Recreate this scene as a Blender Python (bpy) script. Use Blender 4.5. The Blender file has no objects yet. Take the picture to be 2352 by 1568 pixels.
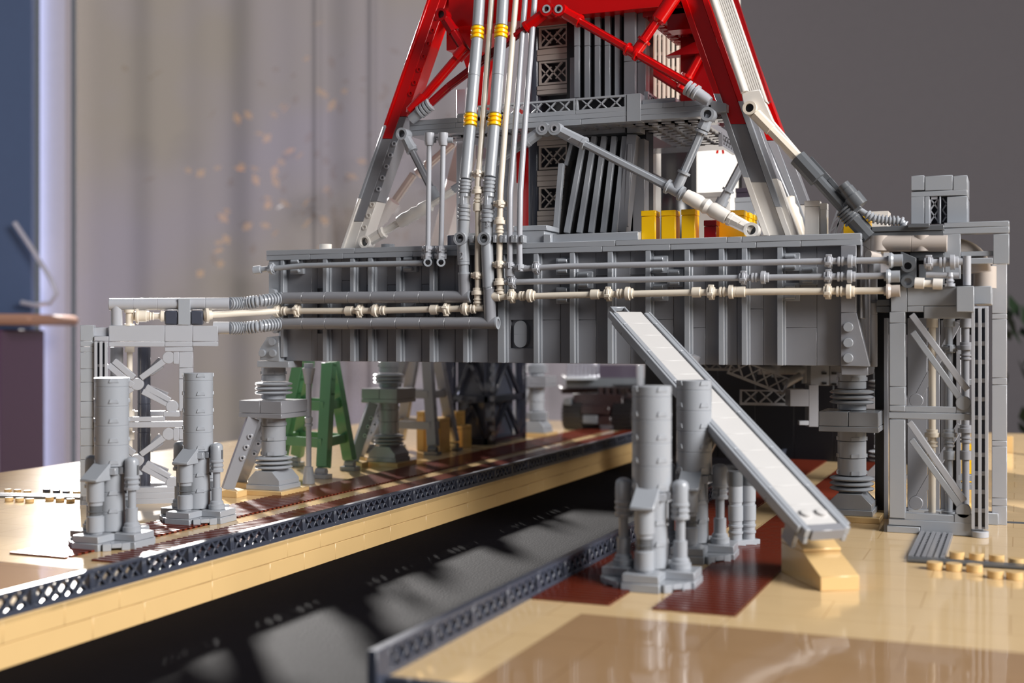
import bpy, math, random
from mathutils import Vector, Matrix
random.seed(7)
C = bpy.context.scene.collection
S = 0.008            # one building-brick stud is 8 mm; lengths below are in studs
PI = math.pi
# ---------------------------------------------------------------- camera
F, HZ, CY, YAW = 2854.0, 13.05, 767.0, math.radians(22.19)
ca, sa = math.cos(YAW), math.sin(YAW)
cd = bpy.data.cameras.new('camera'); cam = bpy.data.objects.new('camera', cd); C.objects.link(cam)
cam.location = (0, 0, HZ*S); cam.rotation_euler = (PI/2, 0, YAW)
cd.sensor_width = 36; cd.lens = F/2352*36; cd.shift_y = -(784-CY)/2352
cd.clip_start = .02; cd.clip_end = 60
cd.dof.use_dof = True; cd.dof.focus_distance = 90*S; cd.dof.aperture_fstop = 9.5
bpy.context.scene.camera = cam
# ---------------------------------------------------------------- world, sun, room light
sc = bpy.context.scene
sc.view_settings.view_transform = 'Standard'; sc.view_settings.look = 'None'
sc.view_settings.gamma = 1; sc.view_settings.use_curve_mapping = False
sc.view_settings.exposure = 0.0
w = bpy.data.worlds.new('room_light'); sc.world = w; w.use_nodes = True
bg = w.node_tree.nodes['Background']; bg.inputs[0].default_value = (.84, .88, 1, 1); bg.inputs[1].default_value = .13
def lamp(name, kind, energy, color, loc, target, size=None, sizey=None, angle=None):
    d = bpy.data.lights.new(name, kind); o = bpy.data.objects.new(name, d); C.objects.link(o)
    d.energy = energy; d.color = color
    o.location = Vector(loc)*S
    o.rotation_euler = (Vector(loc)-Vector(target)).to_track_quat('Z', 'Y').to_euler()
    if size: d.shape = 'RECTANGLE'; d.size = size; d.size_y = sizey or size
    if angle: d.angle = angle
    return o
SUNV = Vector((-.65, .76, .315))
lamp('sun', 'SUN', 38, (1, .96, .92), SUNV*400, (0, 0, 0), angle=math.radians(2.6))
lamp('window_daylight', 'AREA', 80, (1, .98, .965), (190, 18, 125), (-10, 80, 4), 1.0, 1.0)
lamp('side_window_daylight', 'AREA', 4, (.88, .93, 1), (-250, 110, 80), (-50, 90, 5), 1.2, 1.4)
# ---------------------------------------------------------------- pixel to place
def ray(x, y):
    u = (x-1176)/F; v = (CY-y)/F
    return Vector((ca*u-sa, sa*u+ca, v))
O0 = Vector((0, 0, HZ))
def onY(x, y, Y=85.5): d = ray(x, y); return O0+d*(Y/d.y)
def onX(x, y, X): d = ray(x, y); return O0+d*(X/d.x)
def onZ(x, y, z=0.): d = ray(x, y); return O0+d*((z-HZ)/d.z)
def at(x, y, t): return O0+ray(x, y)*t
def onP(x, y, P, ang):
    n = Vector((-math.sin(ang), math.cos(ang), 0)); d = ray(x, y)
    return O0+d*((Vector(P)-O0).dot(n)/d.dot(n))
# ---------------------------------------------------------------- materials
def lin(c):
    return tuple(((v/255)/12.92 if v/255 <= .04045 else ((v/255+.055)/1.055)**2.4) for v in c)
M = {}
def mat(name, rgb, rough=.2, spec=.5, bump=0, trans=0, metal=0, coat=0, vary=.03):
    m = bpy.data.materials.new(name); m.use_nodes = True; nt = m.node_tree; b = nt.nodes['Principled BSDF']
    c = lin(rgb)
    b.inputs['Roughness'].default_value = rough; b.inputs['Specular IOR Level'].default_value = spec
    b.inputs['Metallic'].default_value = metal; b.inputs['Transmission Weight'].default_value = trans
    b.inputs['Coat Weight'].default_value = coat
    tc = nt.nodes.new('ShaderNodeTexCoord'); n = nt.nodes.new('ShaderNodeTexNoise'); n.inputs['Scale'].default_value = 60
    nt.links.new(tc.outputs['Object'], n.inputs['Vector'])
    r = nt.nodes.new('ShaderNodeValToRGB'); r.color_ramp.elements[0].color = (*[v*(1-vary) for v in c], 1); r.color_ramp.elements[1].color = (*[min(1, v*(1+vary)) for v in c], 1)
    nt.links.new(n.outputs['Fac'], r.inputs[0]); nt.links.new(r.outputs[0], b.inputs['Base Color'])
    if bump:
        n2 = nt.nodes.new('ShaderNodeTexNoise'); n2.inputs['Scale'].default_value = 900; n2.inputs['Detail'].default_value = 4
        nt.links.new(tc.outputs['Object'], n2.inputs['Vector'])
        bp = nt.nodes.new('ShaderNodeBump'); bp.inputs['Strength'].default_value = bump; bp.inputs['Distance'].default_value = .0005
        nt.links.new(n2.outputs['Fac'], bp.inputs['Height']); nt.links.new(bp.outputs[0], b.inputs['Normal'])
    M[name] = m; return m
mat('grey', (151, 155, 161)); mat('light_grey', (166, 168, 174)); mat('mid_grey', (132, 133, 138))
mat('dark_grey', (92, 95, 99)); mat('slate', (66, 69, 80)); mat('silver', (158, 162, 168), .18)
mat('white', (224, 219, 212)); mat('ivory', (222, 212, 196)); mat('tread', (196, 194, 192), .4)
mat('red', (192, 3, 4), .2); mat('deep_red', (142, 3, 8), .2); mat('yellow', (250, 196, 8), .25)
mat('tan', (212, 178, 124)); mat('tan_dark', (200, 160, 90)); mat('brown', (108, 44, 28), .2)
mat('black', (16, 15, 18), .3); mat('green', (92, 142, 104)); mat('navy', (62, 66, 78), .3)
mat('dark_brown', (40, 26, 26), .25); mat('smoke', (70, 72, 84), .08, trans=.75); mat('clear', (225, 228, 236), .05, trans=.9)
mat('wall_paint', (103, 99, 102), .8, .2); mat('cabinet_dark', (88, 62, 86), .35); mat('cabinet_inside', (78, 94, 126), .4)  # cabinet purple and blue have lens-flare tint mixed into the colour
mat('frame_paint', (200, 194, 206), .5); mat('wood_edge', (176, 132, 110), .4); mat('wire', (190, 188, 200), .3, metal=.3)
mat('leaf', (32, 52, 26), .5); mat('leaf_brown', (78, 70, 62), .9, .05); mat('leaf_yellow', (196, 156, 96), .9, .05); mat('pot', (120, 112, 118), .6); mat('floor_wood', (90, 70, 60), .4)
mat('warm_beige', (178, 168, 160)); mat('plum', (70, 62, 74))
def mat_tiles(name, rgb, sx, sy, rough=.13):
    m = mat(name, rgb, rough, .5, vary=.04); nt = m.node_tree; b = nt.nodes['Principled BSDF']
    base = b.inputs['Base Color'].links[0].from_socket
    tc = nt.nodes.new('ShaderNodeTexCoord'); br = nt.nodes.new('ShaderNodeTexBrick')
    br.inputs['Scale'].default_value = 1; br.inputs['Brick Width'].default_value = sx*S; br.inputs['Row Height'].default_value = sy*S
    br.inputs['Mortar Size'].default_value = .025*S; br.inputs['Mortar Smooth'].default_value = .1; br.offset = .5
    nt.links.new(tc.outputs['Object'], br.inputs['Vector'])
    mx = nt.nodes.new('ShaderNodeMix'); mx.data_type = 'RGBA'
    nt.links.new(br.outputs['Fac'], mx.inputs['Factor']); nt.links.new(base, mx.inputs['A'])
    c = lin(rgb); mx.inputs['B'].default_value = (c[0]*.7, c[1]*.62, c[2]*.5, 1)
    nt.links.new(mx.outputs['Result'], b.inputs['Base Color'])
    wv = nt.nodes.new('ShaderNodeTexNoise'); wv.inputs['Scale'].default_value = 35; nt.links.new(tc.outputs['Object'], wv.inputs['Vector'])
    ad = nt.nodes.new('ShaderNodeMath'); ad.operation = 'MULTIPLY_ADD'; ad.inputs[1].default_value = -.5
    nt.links.new(br.outputs['Fac'], ad.inputs[0]); nt.links.new(wv.outputs['Fac'], ad.inputs[2])
    bp = nt.nodes.new('ShaderNodeBump'); bp.inputs['Strength'].default_value = .25; bp.inputs['Distance'].default_value = .0006
    nt.links.new(ad.outputs[0], bp.inputs['Height']); nt.links.new(bp.outputs[0], b.inputs['Normal'])
mat_tiles('tan_tiles', (214, 184, 138), 8, 4, .1)
mat_tiles('dark_tan_tiles', (160, 128, 94), 8, 8, .05)
def mat_velvet():
    m = mat('black_sheet', (16, 15, 19), .8, .02, bump=.6, vary=.12)
mat_velvet()
def mat_curtain():
    m = bpy.data.materials.new('curtain'); m.use_nodes = True; nt = m.node_tree; nt.nodes.clear()
    o = nt.nodes.new('ShaderNodeOutputMaterial'); mx = nt.nodes.new('ShaderNodeMixShader'); d = nt.nodes.new('ShaderNodeBsdfDiffuse'); t = nt.nodes.new('ShaderNodeBsdfTranslucent')
    tc = nt.nodes.new('ShaderNodeTexCoord'); n = nt.nodes.new('ShaderNodeTexNoise'); n.inputs['Scale'].default_value = 2.2; n.inputs['Detail'].default_value = 3
    nt.links.new(tc.outputs['Object'], n.inputs['Vector'])
    r = nt.nodes.new('ShaderNodeValToRGB'); r.color_ramp.elements[0].position = .4; r.color_ramp.elements[1].position = .65
    r.color_ramp.elements[0].color = (*lin((76, 72, 78)), 1); r.color_ramp.elements[1].color = (*lin((76, 71, 66)), 1)
    nt.links.new(n.outputs['Fac'], r.inputs[0])
    nt.links.new(r.outputs[0], d.inputs[0]); nt.links.new(r.outputs[0], t.inputs[0])
    mx.inputs[0].default_value = .4; nt.links.new(d.outputs[0], mx.inputs[1]); nt.links.new(t.outputs[0], mx.inputs[2])
    sh = nt.nodes.new('ShaderNodeMixShader'); tr = nt.nodes.new('ShaderNodeBsdfTransparent'); sh.inputs[0].default_value = .34     # sheer cloth
    nt.links.new(mx.outputs[0], sh.inputs[1]); nt.links.new(tr.outputs[0], sh.inputs[2]); nt.links.new(sh.outputs[0], o.inputs[0])
    M['curtain'] = m
mat_curtain()
# ---------------------------------------------------------------- mesh builder
ORG = {}
class MB:
    def __init__(s): s.v = []; s.f = []
    def add(s, vs, fs):
        n = len(s.v); s.v += [Vector(p) for p in vs]; s.f += [tuple(n+i for i in q) for q in fs]; return s
    def obox(s, c, a, b, d):
        c, a, b, d = map(Vector, (c, a, b, d))
        if a.cross(b).dot(d) < 0: a = -a
        vs = [c+i*a+j*b+k*d for k in (-1, 1) for j in (-1, 1) for i in (-1, 1)]
        return s.add(vs, [(0, 2, 3, 1), (4, 5, 7, 6), (0, 1, 5, 4), (2, 6, 7, 3), (0, 4, 6, 2), (1, 3, 7, 5)])
    def box(s, x0, x1, y0, y1, z0, z1):
        return s.obox(((x0+x1)/2, (y0+y1)/2, (z0+z1)/2), (abs(x1-x0)/2, 0, 0), (0, abs(y1-y0)/2, 0), (0, 0, abs(z1-z0)/2))
    def beam(s, p, q, wd, h, side=(0, 1, 0)):      # wd along side, h across
        p, q = Vector(p), Vector(q); d = q-p; sd = Vector(side); sd = (sd-d*sd.dot(d)/d.length_squared).normalized(); u = d.cross(sd).normalized()
        return s.obox((p+q)/2, d/2, sd*wd/2, u*h/2)
    def frame(s, p, q):
        d = (Vector(q)-Vector(p)).normalized(); a = Vector((0, 0, 1)) if abs(d.z) < .9 else Vector((1, 0, 0))
        u = d.cross(a).normalized(); return d, u, d.cross(u)
    def lathe(s, p, q, prof, n=20, caps=True):     # prof: (distance from p along the axis, radius)
        p = Vector(p); d, u, w2 = s.frame(p, q); base = len(s.v); vs = []; fs = []
        for t, r in prof:
            for i in range(n):
                a = 2*PI*i/n; vs.append(p+d*t+u*(r*math.cos(a))+w2*(r*math.sin(a)))
        m = len(prof)
        for j in range(m-1):
            for i in range(n):
                k = (i+1) % n; fs.append((j*n+i, j*n+k, (j+1)*n+k, (j+1)*n+i))
        if caps: fs.append(tuple(range(n-1, -1, -1))); fs.append(tuple((m-1)*n+i for i in range(n)))
        return s.add(vs, fs)
    def tube(s, p, q, r, r2=None, n=20):
        L = (Vector(q)-Vector(p)).length; return s.lathe(p, q, [(0, r), (L, r if r2 is None else r2)], n)
    def segs(s, p, q, r, seg=2., n=24, g=.03):     # pipe of segments with fine seams
        L = (Vector(q)-Vector(p)).length; k = max(1, round(L/seg)); l = L/k; pr = []
        for i in range(k):
            pr += [(i*l, r-g), (i*l+g, r), ((i+1)*l-g, r), ((i+1)*l, r-g)]
        return s.lathe(p, q, pr, n)
    def ring(s, p, q, ro, ri, n=24):
        L = (Vector(q)-Vector(p)).length; return s.lathe(p, q, [(0, ri), (0, ro), (L, ro), (L, ri), (0, ri)], n, False)
    def path(s, pts, r, n=12, prof=None):
        pts = [Vector(p) for p in pts]; vs = []; fs = []; m = len(pts); u = None
        for j, p in enumerate(pts):
            d = (pts[min(j+1, m-1)]-pts[max(j-1, 0)]).normalized()
            if u is None: u = d.cross(Vector((0, 0, 1)) if abs(d.z) < .9 else Vector((1, 0, 0))).normalized()
            u = (u-d*u.dot(d)).normalized(); w2 = d.cross(u); rr = prof[j] if prof else r
            for i in range(n):
                a = 2*PI*i/n; vs.append(p+u*(rr*math.cos(a))+w2*(rr*math.sin(a)))
        for j in range(m-1):
            for i in range(n):
                k = (i+1) % n; fs.append((j*n+i, j*n+k, (j+1)*n+k, (j+1)*n+i))
        fs.append(tuple(range(n-1, -1, -1))); fs.append(tuple((m-1)*n+i for i in range(n)))
        return s.add(vs, fs)
    def prism(s, pts, ext):
        ext = Vector(ext); pts = [Vector(p) for p in pts]; n = len(pts)
        nn = Vector((0, 0, 0))
        for i in range(n): nn += pts[i].cross(pts[(i+1) % n])
        if nn.dot(ext) > 0: pts = pts[::-1]
        fs = [tuple(range(n)), tuple(range(2*n-1, n-1, -1))]+[(i, i+n, (i+1) % n+n, (i+1) % n) for i in range(n)]
        return s.add(pts+[p+ext for p in pts], fs)
    def build(s, name, m, parent=None, bevel=0, smooth=True, loc=None):
        root = parent
        while root is not None and root.parent is not None: root = root.parent
        o3 = ORG[root] if root is not None else (Vector(loc) if loc is not None else Vector((0, 0, 0)))
        me = bpy.data.meshes.new(name); me.from_pydata([tuple((v-o3)*S) for v in s.v], [], s.f)
        me.materials.append(M[m] if isinstance(m, str) else m)
        if smooth:
            me.shade_smooth(); me.set_sharp_from_angle(angle=math.radians(33))
        me.update()
        o = bpy.data.objects.new(name, me); C.objects.link(o)
        if parent is not None: o.parent = parent
        elif loc is not None: o.location = o3*S; ORG[o] = o3
        else: ORG[o] = o3
        if bevel:
            b = o.modifiers.new('edge', 'BEVEL'); b.width = bevel*S; b.segments = 1; b.limit_method = 'ANGLE'; b.angle_limit = math.radians(50); b.harden_normals = False
        return o
def tag(o, label, cat, group=None, kind=None):
    if label: o['label'] = label
    if cat: o['category'] = cat
    if group: o['group'] = group
    if kind: o['kind'] = kind
    return o
def thing(name, label, cat, loc=(0, 0, 0), group=None):
    o = bpy.data.objects.new(name, None); C.objects.link(o); o.empty_display_size = .01
    ORG[o] = Vector(loc); o.location = Vector(loc)*S
    return tag(o, label, cat, group)
def kids(o): return [c for c in bpy.data.objects if c.parent == o]
def copy_tree(o, parent=None):
    c = o.copy(); C.objects.link(c)
    if parent: c.parent = parent
    for ch in kids(o): copy_tree(ch, c)
    return c
B = .03
def lattice(mb, O, U, V, N, w, h, t=.35, n=3, fr=.2, base=.3, top=.2, bar=.13):
    """lattice fence: w along U, h along V, thickness t along N"""
    O, U, V, N = map(Vector, (O, U, V, N))
    def bx(a0, a1, b0, b1, tt=t): mb.obox(O+U*(a0+a1)/2+V*(b0+b1)/2+N*t/2, U*(a1-a0)/2, V*(b1-b0)/2, N*tt/2)
    bx(0, w, 0, base); bx(0, w, h-top, h); bx(0, fr, base, h-top); bx(w-fr, w, base, h-top)
    W = w-2*fr; H = h-base-top; c0 = fr+(W-n*W/(n+.25))/2; cw = W/(n+.25)
    for i in range(n):
        m = c0+cw*(i+.5); hw = min(cw/2*.86, H*.55)
        for sgn in (-1, 1):
            a = O+U*(m-hw*sgn)+V*base+N*t/2; b = O+U*(m+hw*sgn)+V*(h-top)+N*t/2
            d = b-a; sd = N; u = d.cross(sd).normalized()
            mb.obox((a+b)/2, d/2, sd*t*.8/2, u*bar/2)
# collars on thin pipes
def collar(mb, p, d, kind, r=.24):
    p = Vector(p); d = Vector(d).normalized()
    pr = {'ring': [(-.3, r), (-.3, r*1.55), (.3, r*1.55), (.3, r)],
          'clip': [(-.28, r), (-.28, r*1.6), (-.06, r*1.6), (-.06, r*2.0), (.12, r*2.0), (.12, r*1.5), (.25, r*1.5), (.25, r)],
          'hilt': [(-.75, r), (-.75, r*1.5), (-.6, r*1.5), (-.6, r*1.1), (-.5, r*1.1), (-.5, r*1.5), (-.38, r*1.5), (-.38, r*1.15), (-.1, r*1.15), (-.1, r*2.05), (.2, r*2.05), (.2, r*1.55), (.42, r*1.55), (.42, r)]}[kind]
    mb.lathe(p, p+d, pr, 20)
    if kind == 'clip':
        dd, u, w2 = mb.frame(p, p+d)
        for a in range(4):
            v = u*math.cos(a*PI/2+.3)+w2*math.sin(a*PI/2+.3); mb.obox(p+v*r*1.7, d*.2, v*.12, d.cross(v)*.1)
# ================================================================ the room
o = MB().box(-1400, 900, -500, 420, -102, -100).build('floor', 'floor_wood'); tag(o, 'dark floor of the room', None, kind='structure')
def fw(lat, fwd, z): return Vector((ca*lat-sa*fwd, sa*lat+ca*fwd, z))      # camera-aligned room directions
R3 = fw(1, 0, 0); F3 = fw(0, 1, 0)
o = MB().obox(fw(250, 330, 60), R3*202, F3*3, Vector((0, 0, 160))).build('wall_back', 'wall_paint'); tag(o, 'plain dark grey wall behind the model on the right', None, kind='structure')
o = MB().obox(fw(-245, 302, 60), R3*98, F3*3, Vector((0, 0, 160))).build('wall_left', 'wall_paint'); tag(o, 'plain dark grey wall behind the cabinet on the left', None, kind='structure')
# curtain
vs = []; fs = []; nx = 320
for i in range(nx+1):
    u = i/nx; lat = -104+u*156
    dep = 1.0*math.sin(u*38)+.5*math.sin(u*83+1)+1.2*math.sin(u*13)-sum(1.5*math.exp(-((u-c)/.006)**2) for c in (.37, .455, .63, .71, .8))
    for z in (-95, 170): vs.append(fw(lat, 296+dep, z))
for i in range(nx): fs.append((2*i, 2*i+2, 2*i+3, 2*i+1))
cu = MB().add(vs, fs).build('curtain', 'curtain', loc=fw(-26, 296, -95)); 
tag(cu, 'pale beige floor length curtain hanging in soft folds behind the model', 'curtain')
o = MB().obox(fw(-106.5, 290, 60), R3*2.9, F3*2, Vector((0, 0, 160))).build('trim_1', 'frame_paint'); tag(o, 'pale upright frame beside the curtain', None, kind='structure')
t = thing('display_cabinet', 'dark open cabinet with a wooden counter left of the curtain', 'cabinet', fw(-130, 270, -100))
m = MB().obox(fw(-126, 284, 60), R3*16.5, F3*1, Vector((0, 0, 120))); m.build('back_panel', 'cabinet_inside', t)
MB().obox(fw(-125, 262, -44), R3*22, F3*12, Vector((0, 0, 58))).build('body', 'cabinet_dark', t, .4)
m = MB().obox(fw(-125, 249.5, -20), R3*19, F3*.5, Vector((0, 0, 28))); d = m.build('door', 'cabinet_dark', t, .4)
MB().obox(fw(-128, 248.4, -5), R3*12, F3*.4, Vector((0, 0, .8))).build('handle', 'black', d)
MB().obox(fw(-122, 262, 16.0), R3*26, F3*14, Vector((0, 0, 1.1))).build('counter_top', 'wood_edge', t, .8)
wl = [fw(-108.5, 280, 36), fw(-104.5, 280, 30), fw(-100.2, 280, 23), fw(-99, 280, 20), fw(-100.5, 280, 17.8), fw(-104, 280, 17.4), fw(-107, 280, 18)]
wl = [p+R3*-3.6+Vector((0, 0, 2.2)) for p in wl]
o = MB().path(wl, .55, 8).build('wire_hook', 'wire', loc=wl[-1]); tag(o, 'thin pale bent wire holder standing on the wooden counter', 'holder')
# plant at the far right
pt = fw(111, 262, -20)
t = thing('potted_plant', 'dark green leafy plant in a grey pot at the far right by the wall', 'plant', pt+Vector((0, 0, -30)))
MB().lathe(pt+Vector((0, 0, -30)), pt+Vector((0, 0, 5)), [(0, 5), (2, 6), (27, 8.5), (30, 9)], 24).build('pot', 'pot', t)
m = MB()
for i in range(40):
    a = random.uniform(0, 2*PI); r = random.uniform(1, 9); h = random.uniform(2, 38)
    p = pt+Vector((r*math.cos(a), r*math.sin(a), h)); q = p+Vector((3*math.cos(a), 3*math.sin(a), random.uniform(2, 7)))
    n_ = Vector((-math.sin(a), math.cos(a), 0)); m.add([p, (p+q)/2+n_*1.6, q, (p+q)/2-n_*1.6, (p+q)/2+Vector((0, 0, .4))], [(0, 1, 4), (1, 2, 4), (2, 3, 4), (3, 0, 4), (0, 3, 2, 1)])
m.path([pt, pt+Vector((0, 0, 34))], .5, 8); m.build('foliage', 'leaf', t)
t = thing('garden_tree', 'tree with brownish and yellow leaves seen hazily through the sheer curtain', 'tree', fw(-60, 470, -100))
MB().path([fw(-60, 470, -100), fw(-58, 470, 0), fw(-64, 470, 60)], 5, 10).build('trunk', 'dark_brown', t)
for nm, mm, cnt, sz in (('foliage', 'leaf_brown', 90, 3), ('yellow_leaves', 'leaf_yellow', 50, 3.0)):
    m = MB()
    for i in range(cnt):
        p = fw(random.gauss(-62, 32), random.uniform(440, 500), random.uniform(35, 120)) if nm == 'foliage' else fw(random.choice((-103, -88, -62, -72))+random.gauss(0, 6), 435, random.choice((90, 70, 45, 60, 100))+random.gauss(0, 9))
        a = Vector((random.uniform(-1, 1), random.uniform(-1, 1), random.uniform(-1, 1))).normalized()*sz*random.uniform(.5, 1); b = a.orthogonal().normalized()*sz*.5
        m.add([p-a, p+b, p+a, p-b], [(0, 1, 2, 3)])
    m.build(nm, mm, t, smooth=False)
# table with black sheet
TZ = -2.35
o = MB().box(-93, 75, -18, 196, TZ-3, TZ).build('display_table', 'black_sheet', loc=(-30, 90, TZ-3), bevel=.4)
tag(o, 'large table with a matt black top carrying the whole model', 'table')
for i, (x, y) in enumerate(((-87, -10), (65, -10), (-87, 186), (65, 186))):
    q = MB().box(x-4, x+4, y-4, y+4, -100, TZ-3).build('leg', 'black', o)
# ================================================================ pad blocks
FL, FR = -43.2, -22.7
def pad(name, label, x0, x1, y0, y1, fx, sgn, bands, pnx):
    t = thing(name, label, 'baseplate', ((x0+x1)/2, y0, TZ))
    MB().box(x0, x1, y0, y1, -.3, 0).build('tiled_top', 'tan_tiles', t)
    m = MB(); m.box(x0+.1, x1-.1, y0+.2, y1-.1, TZ, -.3)
    # brick wall towards the trench, in courses
    m.build('core', 'tan', t)
    m = MB(); xw = fx
    zc = [TZ, -1.2, 0]
    for ci in range(2):
        y = y0-(0 if ci else 2)
        while y < y1:
            L = random.choice((4, 6, 8, 8)); a = max(y, y0); b = min(y+L, y1)
            if b > a: m.box(min(xw, xw-sgn*1), max(xw, xw-sgn*1), a, b, zc[ci], zc[ci+1]-(0.02 if ci == 0 else .05))
            y += L
    m.build('brick_wall', 'tan', t, B)
    y = y0; k = 0
    while y < y1-3.9:
        m = MB(); lattice(m, (xw-(.42 if sgn > 0 else 0), y+.01, -.05), (0, 1, 0), (0, 0, 1), (1, 0, 0), 3.98, 1.22, .42, 4, .16, .3, .16, .12)
        m.build('lattice_fence', 'navy', t, .02); y += 4; k += 1
        if k > 33: break
    for (a, b) in bands:
        m = MB(); y = 57.0
        MB().box(a, b, 57, y1-6, 0, .012).build('strip_gap_shade', 'dark_brown', t)  # dark brown floor paints shade into the gaps between ribs
        while y < y1-6.1:
            m.box(a+.02, b-.02, y+.03, y+.31, .01, .12); y += .56
        m.build('ribbed_strip', 'brown', t)
    return t
tl = pad('pad_block', 'tan tiled toy brick block left of the dark trench with reddish brown ribbed bands', -88.9, FL, 30, 176, FL, 1, ((-55.5, -51.3), (-49.4, -43.75)), 0)
tr = pad('pad_block', 'tan tiled toy brick block right of the dark trench in front', FR, 62, 42.2, 176, FR, -1, ((-22.2, -18.2), (-16.1, -12.1)), 0)
m = MB().box(FR-.02, 62, 41.75, 42.2, -.42, .02); m.build('edge_strip', 'navy', tr, B)
m = MB().box(FR+3, 62, 41.85, 42.2, TZ, -.42); m.build('edge_skirt', 'black', tr, B)
m = MB().box(FR, FR+.42, 41.2, 42.2, -.42, 1.17); m.build('corner_block', 'navy', tr, B)
MB().box(-18.9, 61.9, 42.25, 54.9, 0, .02).build('dark_tiles', 'dark_tan_tiles', tr)
MB().box(-88.8, -47, 30.1, 54.9, 0, .02).build('dark_tiles', 'dark_tan_tiles', tl)
# ================================================================ launch platform (hull)
PY = 85.5; ZB, ZT = 10.9, 19.79
t = thing('launch_platform', 'long grey ribbed toy brick platform carried on pedestals across the trench', 'platform', (-33, 100, ZB))
XL, XR = onY(612, 600).x, -9.72
m = MB(); m.box(XL+.6, XR-.5, PY+.9, PY+40, ZB+.02, ZT-.8); m.box(XL+.4, XR-.4, PY+.5, PY+40.5, ZT-.82, ZT-.4); m.build('core', 'mid_grey', t)
def cuts(pxs, y): return [onY(p, y).x for p in pxs]
m = MB()
xs = [XL]+cuts([815, 1060], 572)+cuts([1414, 1670, 1704], 560)+[XR]
for a, b in zip(xs, xs[1:]): m.box(a+.01, b-.01, PY-.05, PY+1, ZT-.4, ZT)
xs = [XL]+cuts([712, 789, 948], 590)+cuts([1200, 1383, 1540, 1737, 1839.6], 590)+[XR]
for a, b in zip(xs, xs[1:]): m.box(a+.01, b-.01, PY-.03, PY+1, ZT-.8, ZT-.4)
m.box(XR-1, XR, PY+1, PY+41, ZT-.8, ZT); m.box(XL, XL+1, PY+1, PY+41, ZT-.8, ZT)
m.build('rim', 'grey', t, B)
MB().box(XL+1, XR-1, PY+1, PY+40, ZT-.8, ZT-.45).build('deck', 'grey', t)
ribs = [741, 803.5, 845, 909, 985.8, 1063, 1142.7, 1225, 1308, 1394.9, 1482, 1571.5, 1650.2, 1703, 1784.8]
rx = [onY(p, 700).x for p in ribs]
for i, x in enumerate(rx):
    wd = .55 if abs(ribs[i]-1142.7) < 1 else .38
    m = MB().box(x, x+wd, PY, PY+.62, ZB, ZT-.8); m.box(x+wd, x+wd+.14, PY+.33, PY+.62, ZB, ZT-.8); m.build('rib', 'grey', t, B)
ex = [XL+1.5]+rx+[onY(1931.5, 700).x]
for i in range(len(ex)-1):
    a = ex[i]+(.5 if i else 0); b = ex[i+1]; mid = a+(b-a)*random.choice((.45, .55, .6)); m = MB()
    r = random.random()
    z1 = ZB+random.choice((2.6, 3.2, 3.9, 5.2)); z2 = ZB+random.choice((4.8, 6.0, 6.4))
    if i == 7:   # bay with the little hatch
        hx = onY(1190, 770).x; za, zb = ZB+1.1, ZB+3.2
        m.box(a, b, PY+.6, PY+1, zb, ZT-.8); m.box(a, b, PY+.6, PY+1, ZB, za); m.box(a, hx-.85, PY+.6, PY+1, za, zb); m.box(hx+.95, b, PY+.6, PY+1, za, zb)
        m.build('hull_panel', 'mid_grey', t, .018)
        m = MB(); m.box(hx-.8, hx+.9, PY+.93, PY+1, za, zb); m.build('hatch_recess', 'dark_grey', t)
        m = MB(); hz = (za+zb)/2; pts = []
        for k in range(25):
            an = PI*k/24; pts.append((hx+.52*math.cos(an), PY+.45, hz+.48+.52*math.sin(an)))
        for k in range(25):
            an = PI+PI*k/24; pts.append((hx+.52*math.cos(an), PY+.45, hz-.48+.52*math.sin(an)))
        m.prism(pts, (0, .5, 0)); m.box(hx-.52, hx+.52, PY+.44, PY+.45, hz-.01, hz+.01); m.build('hatch', 'grey', t, B)
        continue
    if i == 0:
        x1 = onY(720, 700).x; x0 = onY(707, 700).x
        m.box(a, x0, PY+.6, PY+1, ZB, ZT-.8); m.box(x1, b, PY+.6, PY+1, ZT-3.1, ZT-.8); m.box(x1, b, PY+.6, PY+1, ZB, ZB+2.2); m.box(x0, x1-.02, PY+.62, PY+1, ZB, ZT-.8); m.box(x1, b, PY+1.1, PY+1.3, ZB, ZT-.8)
    else:
        m.box(a, mid, PY+.6, PY+1, z1, ZT-.8); m.box(a, mid, PY+.6, PY+1, ZB, z1-.02)
        m.box(mid+.015, b, PY+.6, PY+1, z2, ZT-.8); m.box(mid+.015, b, PY+.63, PY+1, ZB, z2-.02)
    m.build('hull_panel', 'mid_grey', t, .018)
# ends of the hull
x0, x1 = onY(1931.5, 700).x, onY(1967, 700).x
m = MB().box(x0, x1, PY-.05, PY+.9, ZB+3.6, ZT-.8); m.box(x1+.35, XR-.1, PY+.1, PY+4, ZB+3.2, ZT-.8)
m.prism([(x0, PY-.05, ZB), (x0, PY-.05, ZB+3.58), (x1, PY-.05, ZB+3.58), (XR+.55, PY-.05, ZB)], (0, .9, 0)); m.box(x0, XR+.4, PY+.2, PY+4, ZB-.6, ZB); m.build('corner_column', 'mid_grey', t, B)
for y in (751, 787, 822):
    p = onY(1949, y); MB().lathe(p+Vector((0, .1, 0)), p-Vector((0, .2, 0)), [(0, .32), (.36, .32), (.38, .30)], 24).build('stud', 'grey', t)
x0, x1 = XL+.15, onY(651, 700).x
m = MB().box(x0, x1-.35, PY+.1, PY+.9, ZT-4.0, ZT-.8); m.box(x1-.3, x1, PY, PY+.9, ZB+.3, ZT-.8); m.box(x0-.05, x1-.35, PY-.1, PY+.9, ZB+4.0, ZT-3.5)
m.build('corner_column', 'grey', t, B)
pp = [onY(x, y, PY-.15) for x, y in ((596, 801), (613, 774), (639, 771), (641, 830), (597, 827))]
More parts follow.
